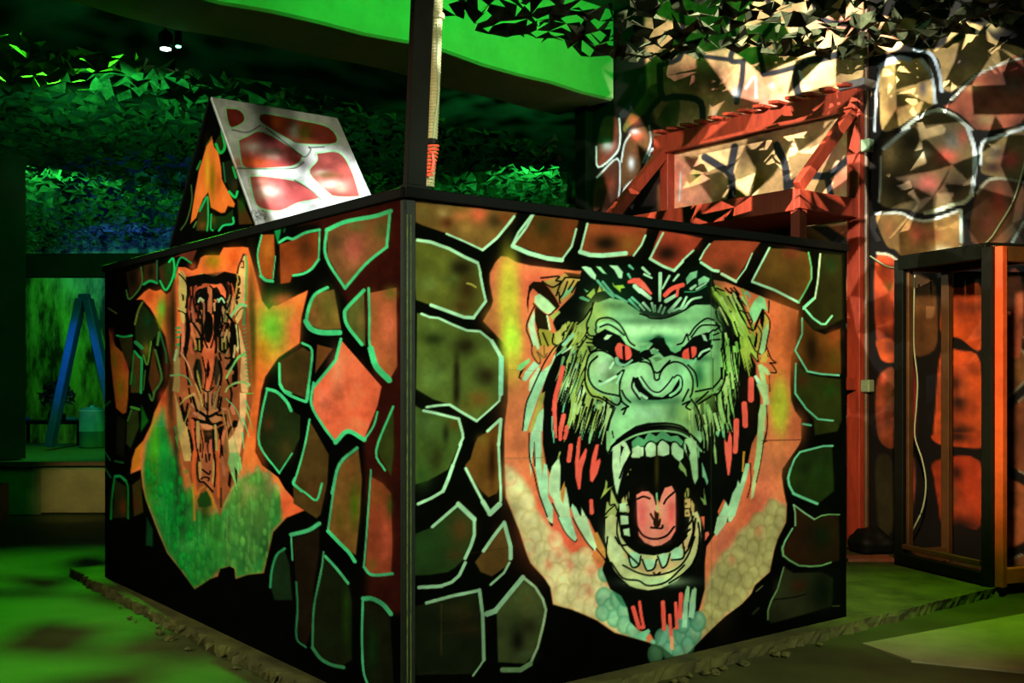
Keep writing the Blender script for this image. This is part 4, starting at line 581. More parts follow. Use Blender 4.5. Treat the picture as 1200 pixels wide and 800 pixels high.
    for q in [(L1,"505,130 510,330 370,505 330,400",18,F3),(L1,"690,50 690,290",18,(30,80,40)),(L1,"690,315 610,290 535,330",30,F2),(L1,"830,70 880,30 885,220 795,398 725,290",22,(24,186,78)),(L1,"900,260 920,120 975,15 1090,80",20,F2),(L1,"520,540 470,640 430,800",20,(100,112,36)),(L1,"120,610 215,670",20,(60,80,36)),(L2,"220,130 300,145 395,130",24,F2),(L2,"440,210 515,275",44,(34,120,56)),(L2,"428,315 480,380 512,430 500,800",28,F2),(L2,"420,330 380,700",16,(30,110,36)),(L2,"530,360 577,470 622,200",16,(74,124,34)),(L2,"715,95 695,240",28,F3),(L2,"725,100 790,330 800,450",18,(18,90,40)),(L2,"670,300 740,580 730,680 650,800",24,F3),(L2,"552,540 530,770",14,F3),(L3,"600,20 632,92 660,0",22,F3),(L3,"390,170 480,195",32,(60,130,36)),(L3,"390,200 345,330",16,F3),(L4,"70,60 145,190",22,(16,90,44)),(L4,"200,180 260,180 325,235",34,F2),(L4,"325,235 350,330 350,670",24,(18,110,32)),(L4,"192,200 160,450 150,680",24,(16,120,40)),(L4,"200,0 290,20",24,(20,80,30)),(L3,"80,690 140,790",16,(16,110,50)),(L3,"90,150 140,100",18,(16,90,20))]: W(*q)
    c.amber(.04, 0)
    c.mottle(.07, 22, 9)
    return c
def paint_gable(U, V):
    c = Canvas(U, V, (4, 5, 2)); f, s, b = c.f, c.s, c.b; H1, H2 = Z(190,110,10), Z(190,190,10)
    f(H1, "580,495 610,620 660,690 690,850 700,1000 745,1090 855,1290 840,1330 770,1310 735,1390 690,1395 570,1330 540,1150 480,1230 400,1450 330,1520 385,1150 430,900 480,740 520,600", (216,98,32), soft=.9); b(H1, 530, 900, 26, 220, (200,150,26), .9); b(H1, 590, 1000, 36, 220, (110,88,8), .95); b(H1, 660, 1050, 40, 120, (150,66,14), .7); b(H1, 730, 1260, 50, 70, (236,110,40), .6); b(H1, 450, 1150, 40, 80, (232,112,48), .6)
    st = lambda t, k: f(H1, t, k, soft=.9)
    st("620,560 700,440 745,620 690,700", (30,36,10)); st("720,800 850,760 890,900 880,1180 850,1220 790,1140 735,1000", (16,24,9)); b(H1, 850, 1080, 40, 80, (50,40,14), .7); st("400,1520 440,1350 520,1210 540,1450 520,1600 400,1600", (40,44,12)); b(H1, 470, 1540, 50, 50, (110,60,14), .8); st("575,1400 620,1430 740,1430 830,1350 840,1510 700,1560 600,1600", (18,44,10)); b(H1, 600, 1480, 30, 60, (90,70,14), .7); st("880,1220 960,1300 1060,1520 900,1530", (60,36,10)); b(H1, 930, 1300, 40, 90, (20,66,10), .9)
    for t, w, k in [("630,590 680,690 735,620 700,430", 34, (20,156,52)), ("715,810 740,1030", 20, (26,80,40)), ("830,860 865,980", 28, (20,140,44)), ("785,1145 855,1212 882,1145", 28, (20,180,76)), ("440,1370 520,1210", 26, (20,156,72)), ("535,1210 540,1450 528,1600", 22, (24,160,66)), ("575,1410 570,1570 595,1600", 20, (24,160,66)), ("665,1600 720,1540 830,1520 832,1450", 24, (30,184,88)), ("450,790 410,880", 26, (24,110,40)), ("340,1070 348,1250 290,1480 220,1590", 18, (50,76,26)), ("520,600 580,520", 14, (60,70,20)), ("370,1560 400,1500", 18, (60,110,50))]: s(H1, t, k, w, soft=.6)
    c.amber(.06, 0)
    return c
def paint_roof(U, V):
    c = Canvas(U, V, (196, 202, 200)); f, s, b = c.f, c.s, c.b
    H1, H2, J1, J2 = Z(190,110,10), Z(190,190,10), Z(300,110,8), Z(290,180,8)
    for p in [("264,126 280,128 287,136 285,144 271,150 266,140", (118,44,28), [(276,138,8,6,(140,50,50))]),
              ("304,134 314,133 350,140 386,149 394,168 352,169 337,163 306,144", (132,54,34), [(345,153,7,9,(206,214,196)),(358,156,9,10,(90,96,24)),(322,145,9,6,(170,76,20)),(376,158,10,8,(146,62,56))]),
              ("279,164 290,159 309,154 352,179 355,184 349,192 337,196 300,198 285,195 281,180", (160,70,66), [(296,172,14,7,(206,196,184)),(318,178,14,5,(110,104,74)),(324,184,16,4,(190,164,150)),(296,190,20,6,(228,96,40)),(338,186,12,8,(156,66,62))]),
              ("292,206 312,206 345,211 360,218 374,231 371,234 350,238 331,247 316,247 301,241 295,224", (168,74,72), [(314,225,15,10,(236,234,214)),(305,213,10,4,(190,130,110)),(330,236,14,6,(186,90,84))]),
              ("370,179 397,178 412,198 422,228 422,231 396,231 385,227 362,203 371,188", (140,66,60), [(376,203,10,4,(200,196,180)),(388,216,16,6,(206,206,190)),(384,205,14,4,(100,72,40)),(400,222,8,5,(196,150,130))])]:
        f(PX, p[0], p[1], soft=.8, sm=1)
        for q in p[2]: b(PX, *q, .85)
        s(PX, p[0]+" "+p[0].split()[0], (160,226,172), 2.2, soft=.6, sm=1)
    for t in ("276,197 320,198 345,197 356,190", "312,150 338,170 356,184 364,176 362,172", "380,172 362,173", "272,152 290,155 305,147", "345,211 366,224 376,234"): s(PX, t, (40,50,44), 1.2, soft=.9, a=.8)
    r = np.random.default_rng(2)
    for i in range(60): b(PX, 296+r.uniform(-4, 16), 252+r.uniform(-6, 6), .9, .7, (90,96,96), .8)
    c.mottle(.06, 20, 4)
    return c
# ================================================================ the painted stone wall on the right
def paint_wall(U, V):
    c = Canvas(U, V, (9, 8, 6)); f, s, b = c.f, c.s, c.b
    # freehand stones over the whole wall first (also where other things hide it)
    r = np.random.default_rng(21); pts = []
    for i in range(-1, 9):
        for j in range(-3, 14): pts.append((660+i*92+(j % 2)*46+r.uniform(-16, 16), -200+j*88+r.uniform(-18, 18)))
    pts = np.array(pts); d1 = np.full(U.shape, 1e9); d2 = d1.copy(); who = np.zeros(U.shape, int)
    for k, (x, y) in enumerate(pts):
        d = np.hypot((U-x), (V-y)*.92); m = d < d1; d2 = np.where(m, d1, np.minimum(d2, d)); who = np.where(m, k, who); d1 = np.where(m, d, d1)
    edge = d2-d1; k = np.clip((edge-9)/5, 0, 1)[..., None]
    base = np.array([(96,52,28), (120,60,32), (84,56,28), (70,46,24), (132,74,40)])[who % 5].astype(float)
    c.col += (base-c.col)*k; ln = np.exp(-((edge-11)/2.2)**2)*(np.sin(who*1.7+U*.02) > -.2); c.col += (np.array((140,150,130))-c.col)*(ln*.7)[..., None]
    K1, K2, K3, K4, K5 = Z(1000,20,6), Z(1000,150,6), Z(1020,290,6.667), Z(1020,400,6.667), Z(1020,510,6.667)
    M1, M2, N1, N2 = Z(680,50,6.667), Z(680,130,6.667), Z(850,0,6.667), Z(850,110,6.667)
    TAN, SAL, LIN = (218, 178, 112), (226, 120, 94), (186, 196, 190)
    # black ground where stones were traced
    f(PX, "1018,-60 1230,-60 1230,330 1165,330 1165,660 1012,660 1012,120", (8, 7, 5), soft=2); f(PX, "684,-60 770,-60 770,270 684,270", (14, 13, 11), soft=2); f(PX, "752,-60 1012,-60 1012,262 770,270 790,190 772,150 758,110", (206, 160, 104), soft=3)
    for x, y, rx, ry, k in [(780,120,22,30,SAL),(820,95,26,24,SAL),(800,150,20,22,(214,140,112)),(880,110,20,26,SAL),(905,130,22,20,(222,130,112)),(990,25,24,20,SAL),(960,20,20,14,(216,150,124)),(800,225,24,24,SAL),(990,215,18,24,SAL),(975,180,14,14,(224,150,122)),(860,60,26,18,(214,184,116)),(950,80,30,26,(220,190,124)),(840,40,20,16,(150,140,90)),(870,215,24,26,(212,178,110))]: b(PX, x, y, rx, ry, k, .85)
    def stone(z, t, col, puffs=(), soft=1.2):
        f(z, t, col, soft=soft, sm=1)
        for q in puffs: b(*q)
    # upper left, under the net and behind the timber balcony
    stone(M2, "130,270 180,60 290,60 298,250 270,330 140,440", (96,44,32), [(M2,210,265,50,50,(206,216,220),.8),(M2,230,180,40,50,(150,66,50),.6)])
    stone(M2, "330,300 380,170 460,130 540,130 550,250 480,430 400,560 330,610 320,480", (92,62,34), [(M2,440,195,50,40,(210,84,56),.9),(M2,425,160,40,24,(200,206,210),.8),(M2,400,405,28,60,(206,224,230),.9),(M2,430,320,50,50,(110,58,30),.6)])
    stone(M2, "120,525 200,440 290,385 305,560 285,800 110,800", (66,36,24), [(M2,210,560,50,60,(130,50,30),.7)])
    stone(M2, "575,295 660,300 665,340 560,440 470,580 340,800 320,800 350,610 470,510", (104,94,66), [(M2,610,330,40,30,(60,70,60),.6)])
    stone(M2, "570,130 700,-80 780,-60 740,160 690,230 570,230", (110,96,58), [(M2,600,170,40,60,(190,100,64),.8),(M2,690,60,50,90,(80,96,40),.8)])
    stone(M1, "500,400 560,330 620,330 620,430 520,540 380,660 350,700 340,640", (96,92,40), [(M1,420,600,50,50,(206,96,56),.8)])
    stone(Z(780,170,6.667), "60,60 150,130 230,110 330,250 320,440 60,440 40,280", (216,140,106), [(Z(780,170,6.667),200,290,70,60,(150,110,60),.7),(Z(780,170,6.667),240,230,40,50,(110,150,50),.6),(Z(780,170,6.667),90,250,40,90,(226,120,92),.7)])
    GR = (40, 40, 42)
    for t, w in [("910,170 920,194 923,230",7),("861,172 858,188 855,203",7),("923,218 946,206 969,206 985,194 1000,180",7),("969,206 974,230",6),("826,184 842,194 855,203 858,218 856,234 845,243 812,246",7),("1006,27 1012,49 985,63 946,72",7),("946,72 934,84 934,105 943,120",7),("871,72 869,96 863,120",5),("895,87 913,84 934,78",5),("773,77 776,113 794,113 821,120 823,155",6),("753,90 746,115 730,134",7),("776,113 761,130 761,143 785,160",5),("850,20 862,45 856,70 871,72",5),("900,0 905,28 890,50 895,87",5),("953,0 960,20 985,28 1006,27",5),("800,60 826,66 856,70",4),("795,-20 800,60 773,77",5)]: s(PX, t, GR, w*1.25, soft=1)
    b(PX, 862, 110, 5, 8, (206,214,220), .9); b(PX, 838, 142, 4, 9, (206,214,220), .8); b(PX, 905, 100, 4, 4, (206,210,214), .8)
    for z, t, w in [(M2,"305,60 312,220 280,330 140,440 125,280",15),(M2,"320,400 345,260 390,185",14),(M2,"540,120 550,250 490,400",15),(M2,"130,520 290,372 310,560 285,800",14),(M2,"320,800 350,600 480,490 560,300 665,300 680,330",17),(M2,"785,480 775,700",14),(N1,"580,560 600,620",22),(N1,"160,690 230,600 240,760",22)]: s(z, t, LIN, w)
    # right of the post, above the booth
    stone(K1, "180,370 250,305 380,300 490,295 555,400 575,600 440,690 300,780 200,790 185,560", (196,158,90), [(K1,490,500,24,60,(92,84,96),.8),(K1,300,640,80,60,(120,70,40),.5)])
    stone(K1, "0,100 130,0 420,10 440,70 380,140 310,230 160,250 120,100", (226,166,110), [(K1,260,130,50,60,SAL,.5)]); stone(K1, "-40,260 60,260 60,400 -20,520", TAN); stone(K1, "-10,500 80,450 130,540 60,590 -10,580", (216,176,120))
    stone(K1, "640,200 700,40 900,60 1000,160 1190,220 1190,270 1040,320 860,400 700,520 620,480 600,300 480,230", (156,128,76), [(K1,740,60,50,50,(206,196,120),.8),(K1,990,60,60,50,(214,190,120),.8),(K1,760,310,60,50,(120,96,90),.7),(K1,650,470,40,40,TAN,.7)])
    stone(K1, "700,600 870,410 1040,330 1190,290 1210,700 1000,790 880,790 850,780 760,690 640,625", (128,66,44), [(K1,1140,370,60,40,(176,70,60),.8),(K1,1120,480,70,60,(110,110,100),.5),(K1,850,500,60,30,(190,150,90),.7),(K1,930,720,80,50,(110,104,66),.7)])
    stone(K2, "215,150 300,70 400,-5 580,-120 700,-90 800,0 845,140 850,300 830,475 700,540 500,600 370,570 200,545 180,400 195,220", (92,76,44), [(K2,270,180,60,110,(214,176,116),.85),(K2,490,180,60,40,(186,176,140),.8),(K2,650,200,80,60,(222,88,66),.9),(K2,520,390,90,70,(226,110,92),.95),(K2,430,90,80,70,(44,34,20),.8),(K2,300,390,90,90,(30,22,14),.8),(K2,720,420,70,90,(34,20,12),.8),(K2,700,90,60,60,(120,124,116),.7),(K2,770,60,40,60,(170,60,46),.6),(K2,520,500,80,40,(84,62,40),.6),(K2,420,360,60,50,(150,116,84),.6)])
    stone(K2, "895,250 905,110 960,80 1190,0 1230,330 930,330", (104,86,48), [(K2,1100,220,70,60,(200,70,62),.9),(K2,1000,170,60,50,(90,80,66),.7),(K2,990,280,60,40,(50,24,18),.8)])
    stone(K2, "865,455 950,365 1050,355 1180,375 1200,560 1080,800 830,800", (72,44,24), [(K2,1020,520,50,90,(130,44,28),.8),(K2,940,660,40,60,(110,52,48),.6),(K2,1150,700,80,90,(52,52,34),.7)])
    stone(K2, "160,605 330,600 470,655 560,645 740,585 765,640 770,800 730,870 640,980 500,995 390,960 300,860 230,820", (112,84,42), [(K2,450,740,60,60,(214,98,72),.8),(Z(1020,290,6.667),560,50,80,50,(206,220,200),.9),(K2,250,700,40,70,(150,92,50),.7),(K2,560,750,60,40,(110,56,34),.7)])
    stone(K3, "55,60 130,60 200,100 255,160 205,170 205,800 130,820 60,800 30,450 30,200", (166,62,30), [(K3,150,300,40,40,(110,92,36),.7),(K3,110,500,50,60,(110,40,20),.7),(K3,190,200,26,60,(200,90,70),.7),(K3,140,700,60,80,(60,26,14),.8)])
    stone(K4, "50,-10 200,-10 200,150 100,155 60,80", (150,60,22), [(K4,160,40,50,60,(70,28,14),.8)])
    stone(K4, "70,265 200,235 205,790 90,800 45,650 40,420", (110,50,24), [(K4,100,300,26,50,(226,96,70),.9),(K4,90,560,30,120,(180,80,56),.8),(K4,160,420,40,120,(80,50,20),.8)])
    stone(K3, "575,340 720,310 865,305 865,790 700,710 555,665 555,500", (172,66,22), [(K3,690,450,80,70,(140,50,22),.7),(K3,620,560,60,60,(190,80,26),.7)])
    stone(K4, "580,60 700,70 860,160 865,790 700,790 505,780 510,500 525,250 545,120", (168,66,24), [(K4,660,330,60,60,(70,30,12),.9),(K4,690,470,60,60,(30,16,8),.95),(K4,690,720,110,80,(20,12,6),.95),(K4,730,380,50,60,(190,84,36),.7),(K4,700,180,90,70,(180,70,30),.6)])
    stone(K5, "500,-10 520,60 700,90 865,95 865,-20", (166,62,22), [(K5,680,10,90,50,(20,12,6),.9)])
    stone(K5, "505,200 855,200 860,700 700,700 560,690 530,540 500,350", (150,50,18), [(K5,670,290,50,60,(40,14,8),.9),(K5,640,480,40,110,(116,84,36),.6),(K5,740,560,70,80,(150,60,34),.6),(K5,680,720,170,90,(14,10,5),.95)])
    stone(K3, "310,260 490,260 520,500 500,800 280,800", (90,56,24)); stone(K4, "310,200 360,210 360,700 300,790", (110,34,30)); stone(K5, "300,200 350,210 345,500 300,700", (120,56,44))
    stone(K3, "990,300 1040,310 1050,800 990,800", (128,50,34)); stone(K4, "985,230 1040,240 1030,700 985,700", (110,36,26)); stone(K5, "985,400 1030,420 1020,700 985,700", (90,40,30))
    stone(K3, "1075,220 1180,240 1180,800 1075,800", (140,70,44)); stone(K5, "40,200 170,200 190,620 160,760 70,760", (36,34,14), soft=2)
    for z, t, w, k in [(K1,"150,800 162,540 190,350",18,LIN),(K1,"190,350 250,305 320,285 400,300",34,(150,152,164)),(K1,"480,300 550,420 575,600",26,LIN),(K1,"430,230 550,265 605,400 620,520",26,(170,184,190)),(K1,"410,130 470,80 560,20",36,(176,186,190)),(K1,"690,580 860,415 1040,330 1190,285",18,(170,172,150)),(K1,"350,790 450,710 580,655 700,690 830,790",28,(180,186,160)),(K2,"215,145 300,70 390,0",28,LIN),(K2,"800,-10 850,140 852,300 832,470",30,LIN),(K2,"832,470 780,520 700,540 600,575 505,597",28,(160,166,130)),(K2,"192,200 190,400 180,520",15,(150,156,140)),(K2,"893,250 905,110 960,80 1080,40 1200,0",24,LIN),(K2,"870,455 950,367 1050,355 1185,375",20,(130,126,100)),(K2,"160,600 330,597 400,630 490,652 600,632 745,578",20,(180,184,166)),(K2,"755,580 760,800",26,(140,156,140)),(K3,"705,0 650,90 590,128 450,118",24,(200,206,190)),(K3,"55,45 140,55 210,100 270,160",20,(166,160,130)),(K3,"600,130 760,30 900,0 1100,-5",16,(120,124,100)),(K2,"1120,800 1200,660",20,(110,130,120))]: s(z, t, k, w, soft=.8)
    c.mottle(.14, 30, 8)
    return c
K_GOR = (.80, 1.0, .72); K_TIG = (.9, 1.0, .7); K_WALL = (1.0, .93, .8); K_ROOF = (.95, 1.0, .97)
# ================================================================ the place
BLACKPAINT = mat('black_paint', (7, 7, 5), .7, noise=.5, scale=14, spec=.1)
CONC = mat('rough_concrete', (74, 68, 28), .85, noise=.55, scale=5, bump=.8, dirt=(48, 42, 20), spec=.2)
FLOORM = mat('worn_concrete_floor', (58, 58, 24), .6, noise=.35, scale=2.2, bump=.25, dirt=(42, 40, 16), spec=.2)
CEILM = mat('painted_ceiling', (44, 48, 42), .9, noise=.3)
BEAMM = mat('painted_beam', (150, 176, 120), .8, noise=.18, scale=3, bump=.2)
DARKW = mat('dark_wall', (40, 40, 36), .9, noise=.5, scale=3)
REDW = mat('red_stained_timber', (146, 50, 27), .55, noise=.4, scale=6, stretch=(3, 3, .6), bump=.3)
STEEL = mat('black_steel', (11, 15, 9), .6, 0, noise=.4, scale=16, spec=.15)
CONDUIT = mat('grey_beige_conduit', (176, 172, 128), .5, noise=.15, scale=20, bump=.1)
NETM = mat('camouflage_cloth', (78, 86, 58), .8, noise=.5, scale=9, bump=0, dirt=(10, 12, 8), spec=.2)
ORANGEM = mat('orange_enamel', (206, 84, 34), .45, noise=.3, scale=9)
OCHREM = mat('ochre_enamel', (74, 48, 16), .5, noise=.4, scale=7)
CABLEM = mat('pale_cable', (150, 170, 130), .5, noise=.1, bump=0)
REDTAPE = mat('red_tape', (236, 92, 66), .45, noise=.2, bump=0)
BOXM = mat('grey_green_plastic', (120, 150, 116), .5, noise=.3, scale=60, bump=.3)
PALEBOARD = mat('pale_board', (120, 106, 66), .7, noise=.3, scale=4)
MURAL = paint_mat('mural_paint'); WALLP = paint_mat('wall_paint', .3, .7, .2)
# ---- room shell
BACKD = mat('camouflage_backdrop', (110, 130, 70), .9, noise=.6, scale=1.6, bump=.1, stretch=(1.6, 1, .45), dirt=(4, 6, 3))
for e_, p_ in zip([n for n in BACKD.node_tree.nodes if n.type == 'VALTORGB'][0].color_ramp.elements, (.44, .64)): e_.position = p_
def slab(name, a, b, mt):
    a = Vector(a); b = Vector(b); c = (a+b)/2; h = (b-a)/2
    o = MB().box(c, Vector((1,0,0)), Vector((0,1,0)), UP, abs(h.x), abs(h.y), abs(h.z)).build(name, mt); return tag(o, kind='structure')
slab('floor', (-11, -3, -.1), (7, 20, 0), FLOORM); slab('ceiling', (-11, -3, 5.2), (7, 20, 5.3), CEILM)
slab('wall_back', (-11, 19.6, 0), (7, 19.9, 5.2), BACKD); slab('wall_left', (-11, -3, 0), (-10.7, 20, 5.2), DARKW)
# ---- right wall with painted stones
WP = Vector((2.81, 8.74, 0)); wall_n = NL
a, b = WP-dL*3.6, WP+dL*3.25
fr = sheet((a, b, b+UP*5.2, a+UP*5.2), 540, 420)
wall = board('wall_right', fr, wall_n, .2, paint_wall(*proj(fr)), K_WALL, WALLP); tag(wall, kind='structure')
o = MB().bar(b+NL*.03, b+NL*.03+UP*5.2, .16, .16).build('trim_1', STEEL); tag(o, kind='structure')
# ---- green-lit beam under the ceiling
p0, p1 = on_z(265, 0, 4.3), on_z(685, 106, 4.3); db = (p1-p0).normalized(); nb = UP.cross(db)
kw = (WP-p0).dot(wall_n)/db.dot(wall_n); e0, e1 = p0-db*7, p0+db*(kw-.02)
bm = MB(); n = 26; prev = None
prof = [(0, .9), (0, .02), (.03, 0), (.82, 0), (.85, .03), (.85, .9)]
for i in range(n+1):
    q = e0.lerp(e1, i/n); sag = .03*math.sin(i*1.9)+.05*math.sin(i*.7)
    ring = [bm.bm.verts.new(q+nb*x+UP*(z+(sag*.5 if z < .5 else 0))) for x, z in prof]
    if prev:
        for j in range(len(prof)): bm.bm.faces.new((prev[j], prev[(j+1) % 6], ring[(j+1) % 6], ring[j]))
    else: bm.bm.faces.new(ring)
    prev = ring
bm.bm.faces.new(prev[::-1]); o = bm.build('ceiling_beam', BEAMM); tag(o, kind='structure')
# ---- concrete plinth under the bunker, its broken edge
out = []
c0 = CORNER+NR*.1+NL*.1
def edge(a, b, n, nrm, amp_=1.):
    r = []
    for i in range(n):
        q = a.lerp(b, i/n); r.append(q+nrm*random.uniform(-.02, .014)*amp_)
    return r
wr = c0+dR*(((WP-c0).dot(NL))/dR.dot(NL)-.01)
far = CORNER+dL*4.3+NL*.1; wf = far+dR*(((WP-far).dot(NL))/dR.dot(NL)-.01)
outline = edge(far, c0, 150, NL, 1.2)+edge(c0, wr, 150, NR, .5)+[wr, wf]
top = [q+(UP*.06) for q in outline]
bm = MB(); va = [bm.bm.verts.new(q+(Vector((random.uniform(-.014,.014), random.uniform(-.014,.014), 0)) if i < 300 else Vector())) for i, q in enumerate(outline)]
vm = [bm.bm.verts.new(q+UP*random.uniform(.025, .045)+(Vector((random.uniform(-.01,.01), random.uniform(-.01,.01), 0)) if i < 300 else Vector())) for i, q in enumerate(outline)]
vt = [bm.bm.verts.new(q) for q in top]; n = len(outline)
for i in range(n):
    j = (i+1) % n
    bm.bm.faces.new((va[i], va[j], vm[j], vm[i])); bm.bm.faces.new((vm[i], vm[j], vt[j], vt[i]))
bm.bm.faces.new(vt); o = bm.build('concrete_plinth', CONC); tag(o, kind='structure')
for k in range(26):                                   # broken-off lumps along the edge
    side = k % 2; t = random.uniform(.05, 3.2 if side else 2.6); q = (CORNER+dL*t+NL*random.uniform(.14, .2)) if side else (CORNER+dR*t+NR*random.uniform(.14, .19))
    g = bmesh.new(); bmesh.ops.create_icosphere(g, subdivisions=2, radius=random.uniform(.012, .03))
    for v in g.verts: v.co *= random.uniform(.75, 1.2); v.co.z *= .6
    for v in g.verts: v.co += q+UP*.012
    me = bpy.data.meshes.new('rubble'); g.to_mesh(me); g.free(); o = new_obj('rubble_lump', me, CONC)
    tag(o, 'small broken concrete lump lying along the foot of the painted bunker', 'rubble', 'broken concrete along the plinth edge')
# ---- the bunker
B0 = CORNER+UP*.06
bunker = empty('painted_bunker', B0, 'large graffiti-painted plywood bunker with roaring gorilla and tiger on its two sides', 'bunker')
us = np.linspace(475, 992, 500); a_ = (us-600)/F; S = (a_*4.2+.4223)/(.788-.6157*a_)
fr = sheet((B0, B0+dR*2.94, B0+dR*2.94+UP*2.1, B0+UP*2.1), 0, 600, us=S/S[-1]*1.0)
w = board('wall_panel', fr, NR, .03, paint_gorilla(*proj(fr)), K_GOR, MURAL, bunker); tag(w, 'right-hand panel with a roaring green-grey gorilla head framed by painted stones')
us = np.linspace(475, 123, 345); a_ = (us-600)/F; S = (a_*4.2+.4223)/(-.6157-.788*a_)
fr = sheet((B0, B0+dL*S[-1], B0+dL*S[-1]+UP*2.1, B0+UP*2.1), 0, 600, us=S/S[-1])
w = board('wall_panel', fr, NL, .03, paint_tiger(*proj(fr)), K_TIG, MURAL, bunker); tag(w, 'left-hand panel with a snarling tiger above green clouds and painted stones'); LL = S[-1]
Q = B0+UP*2.1
MB().box(Q+dR*1.47+NR*-.01+UP*-.012, dR, NR, UP, 1.475, .03, .022).build('top_rail', BLACKPAINT, bunker, .004)
MB().box(Q+dL*LL/2+NL*-.01+UP*-.012, dL, NL, UP, LL/2, .03, .022).build('top_rail', BLACKPAINT, bunker, .004)
g = MB(); g.box(B0+UP*1.03+dR*.02+NR*.004, dR, NR, UP, .022, .004, 1.03); g.box(B0+UP*1.03+dL*.012+NL*.004, dL, NL, UP, .014, .004, 1.03)
trim = g.build('corner_trim', mat('scuffed_angle_iron', (20, 24, 12), .5, .2, noise=.6, scale=20), bunker, .002)
g = MB(); EDGE = mat('pale_metal_edge', (96, 108, 44), .4, .2, noise=.7, scale=26)  # two thin paler strips along the angle iron
for x_ in (.003, .019): g.box(B0+UP*1.0+dR*x_+NR*.009, dR, NR, UP, .0022, .0015, 1.0)
g.build('pale_edge', EDGE, trim)
MB().box(B0+dR*2.92+dL*1.0+UP*1.02, dR, dL, UP, .012, .97, 1.02).build('end_panel', BLACKPAINT, bunker)
MB().box(B0+dL*(LL-.02)+dR*.9+UP*1.02, dL, dR, UP, .012, .87, 1.02).build('end_panel', BLACKPAINT, bunker)
# ---- little gabled hut rising behind the tiger side
gp = CORNER+dR*.033
A = on_plane(250, 118, gp, NL); Rb = on_plane(312.5, 292, gp, NL); Lb = on_plane(193, 330, gp, NL)
hut = empty('gabled_hut', Vector(((A+Rb)/2).to_tuple()[:2]+(2.0,)), 'small gabled hut with white stone-painted roof rising above the tiger side of the bunker', 'hut')
hut.location.z = min(Rb.z, Lb.z)
fr = sheet((Lb, Rb, A+(Rb-A)*.004, A+(Lb-A)*.004), 150, 230)
board('gable_panel', fr, NL, .02, paint_gable(*proj(fr)), K_TIG, MURAL, hut)
lo, hi = .3, 3.
for _ in range(40):
    m_ = (lo+hi)/2; q = A+dR*m_; lo, hi = (m_, hi) if CX+F*q.x/q.y < 397 else (lo, m_)
sl = (Rb-A).normalized(); rn = dR.cross(sl).normalized(); rn = rn if rn.z > 0 else -rn
a0 = A+rn*.025-dR*.02; r0 = Rb+rn*.025-dR*.02
fr = sheet((r0, r0+dR*lo, a0+dR*lo, a0), 230, 220)
w = board('roof_panel', fr, rn, .022, paint_roof(*proj(fr)), K_ROOF, MURAL, hut); tag(w, 'white roof slope painted with brown-red stones')
sl2 = (Lb-A).normalized(); rn2 = dR.cross(sl2).normalized(); rn2 = rn2 if rn2.z > 0 else -rn2
MB().prism([A-dR*.02, Lb-dR*.02, Lb+dR*lo, A+dR*lo], rn2*.022).build('roof_panel', BLACKPAINT, hut)
MB().prism([A+dR*(lo-.03), Lb+dR*(lo-.03), Rb+dR*(lo-.03)], dR*.02).build('rear_gable', BLACKPAINT, hut)
# ---- steel post on the corner, conduit beside it
pb = Q+dR*.062+dL*.03+UP*.012; pt = pb+Vector((.125, .0, 3.02))
post = empty('steel_post', pb, 'black steel post rising from the bunker corner to the ceiling', 'post')
MB().box(pb+UP*.006, dR, dL, UP, .056, .026, .006).build('base_plate', STEEL, post)
MB().bar(pb+UP*.012, pt, .001, .001).mesh('x')
g = MB(); d_ = (pt-pb)
vs = []
for z in (.012, 3.02):
    for i, j in ((-1,-1),(1,-1),(1,1),(-1,1)): vs.append(g.bm.verts.new(pb+d_*(z/3.02)+dR*(i*.046)+dL*(j*.018)))
for f_ in ((0,1,2,3),(4,5,6,7),(0,1,5,4),(1,2,6,5),(2,3,7,6),(3,0,4,7)): g.bm.faces.new([vs[i] for i in f_])
g.build('shaft', STEEL, post, .004)
cb = at_y(503, 219, 4.36); ct = at_y(514, -8, 4.36); ct = cb+(ct-cb)*3.4
con = empty('corrugated_conduit', cb, 'pale corrugated cable conduit running up beside the black corner post', 'conduit')
pts, rs = [], []
N = 420
for i in range(N+1):
    pts.append(cb.lerp(ct, i/N)+Vector((.004*math.sin(i*.03), 0, 0))); rs.append(.0225 if i % 2 else .019)
MB().tube(pts, rs, 12).build('hose', CONDUIT, con)
tp = []
for i in range(130):
    k = i/129; q = cb.lerp(ct, .012+.05*k)+Vector((-.012+.016*k, 0, 0)); an = k*9*2*math.pi; tp.append(q+Vector((math.cos(an)*.026, math.sin(an)*.026, 0)))
MB().tube(tp, .0055, 6).build('tape_wrap', REDTAPE, con)
for v in (19, 167):
    q = at_y(503+11*(219-v)/227, v, 4.36); MB().lathe(q-UP*.012, [(.027, 0), (.03, .004), (.03, .02), (.027, .024)], 14).build('hose_clip', CONDUIT if v < 100 else STEEL, con)
red = [at_y(u, v, 4.33) for u, v in ((503,178),(507,180),(508,190),(506,200),(502,207))]
tag(MB().tube([Vector(p) for p in catmull(np.array(red), False, 5)], .006, 6).build('red_cable', REDTAPE), 'short red cable looped out of the red tape on the conduit', 'cable')
yc = [at_y(u, v, 4.34) for u, v in ((512,28),(513,50),(512,75),(514,95),(513,120),(510,140),(508,160),(504,168))]
tag(MB().tube([Vector(p) for p in catmull(np.array(yc), False, 5)], .0045, 6).build('thin_cable', CABLEM), 'thin pale cable hanging in a slack curve along the conduit', 'cable')
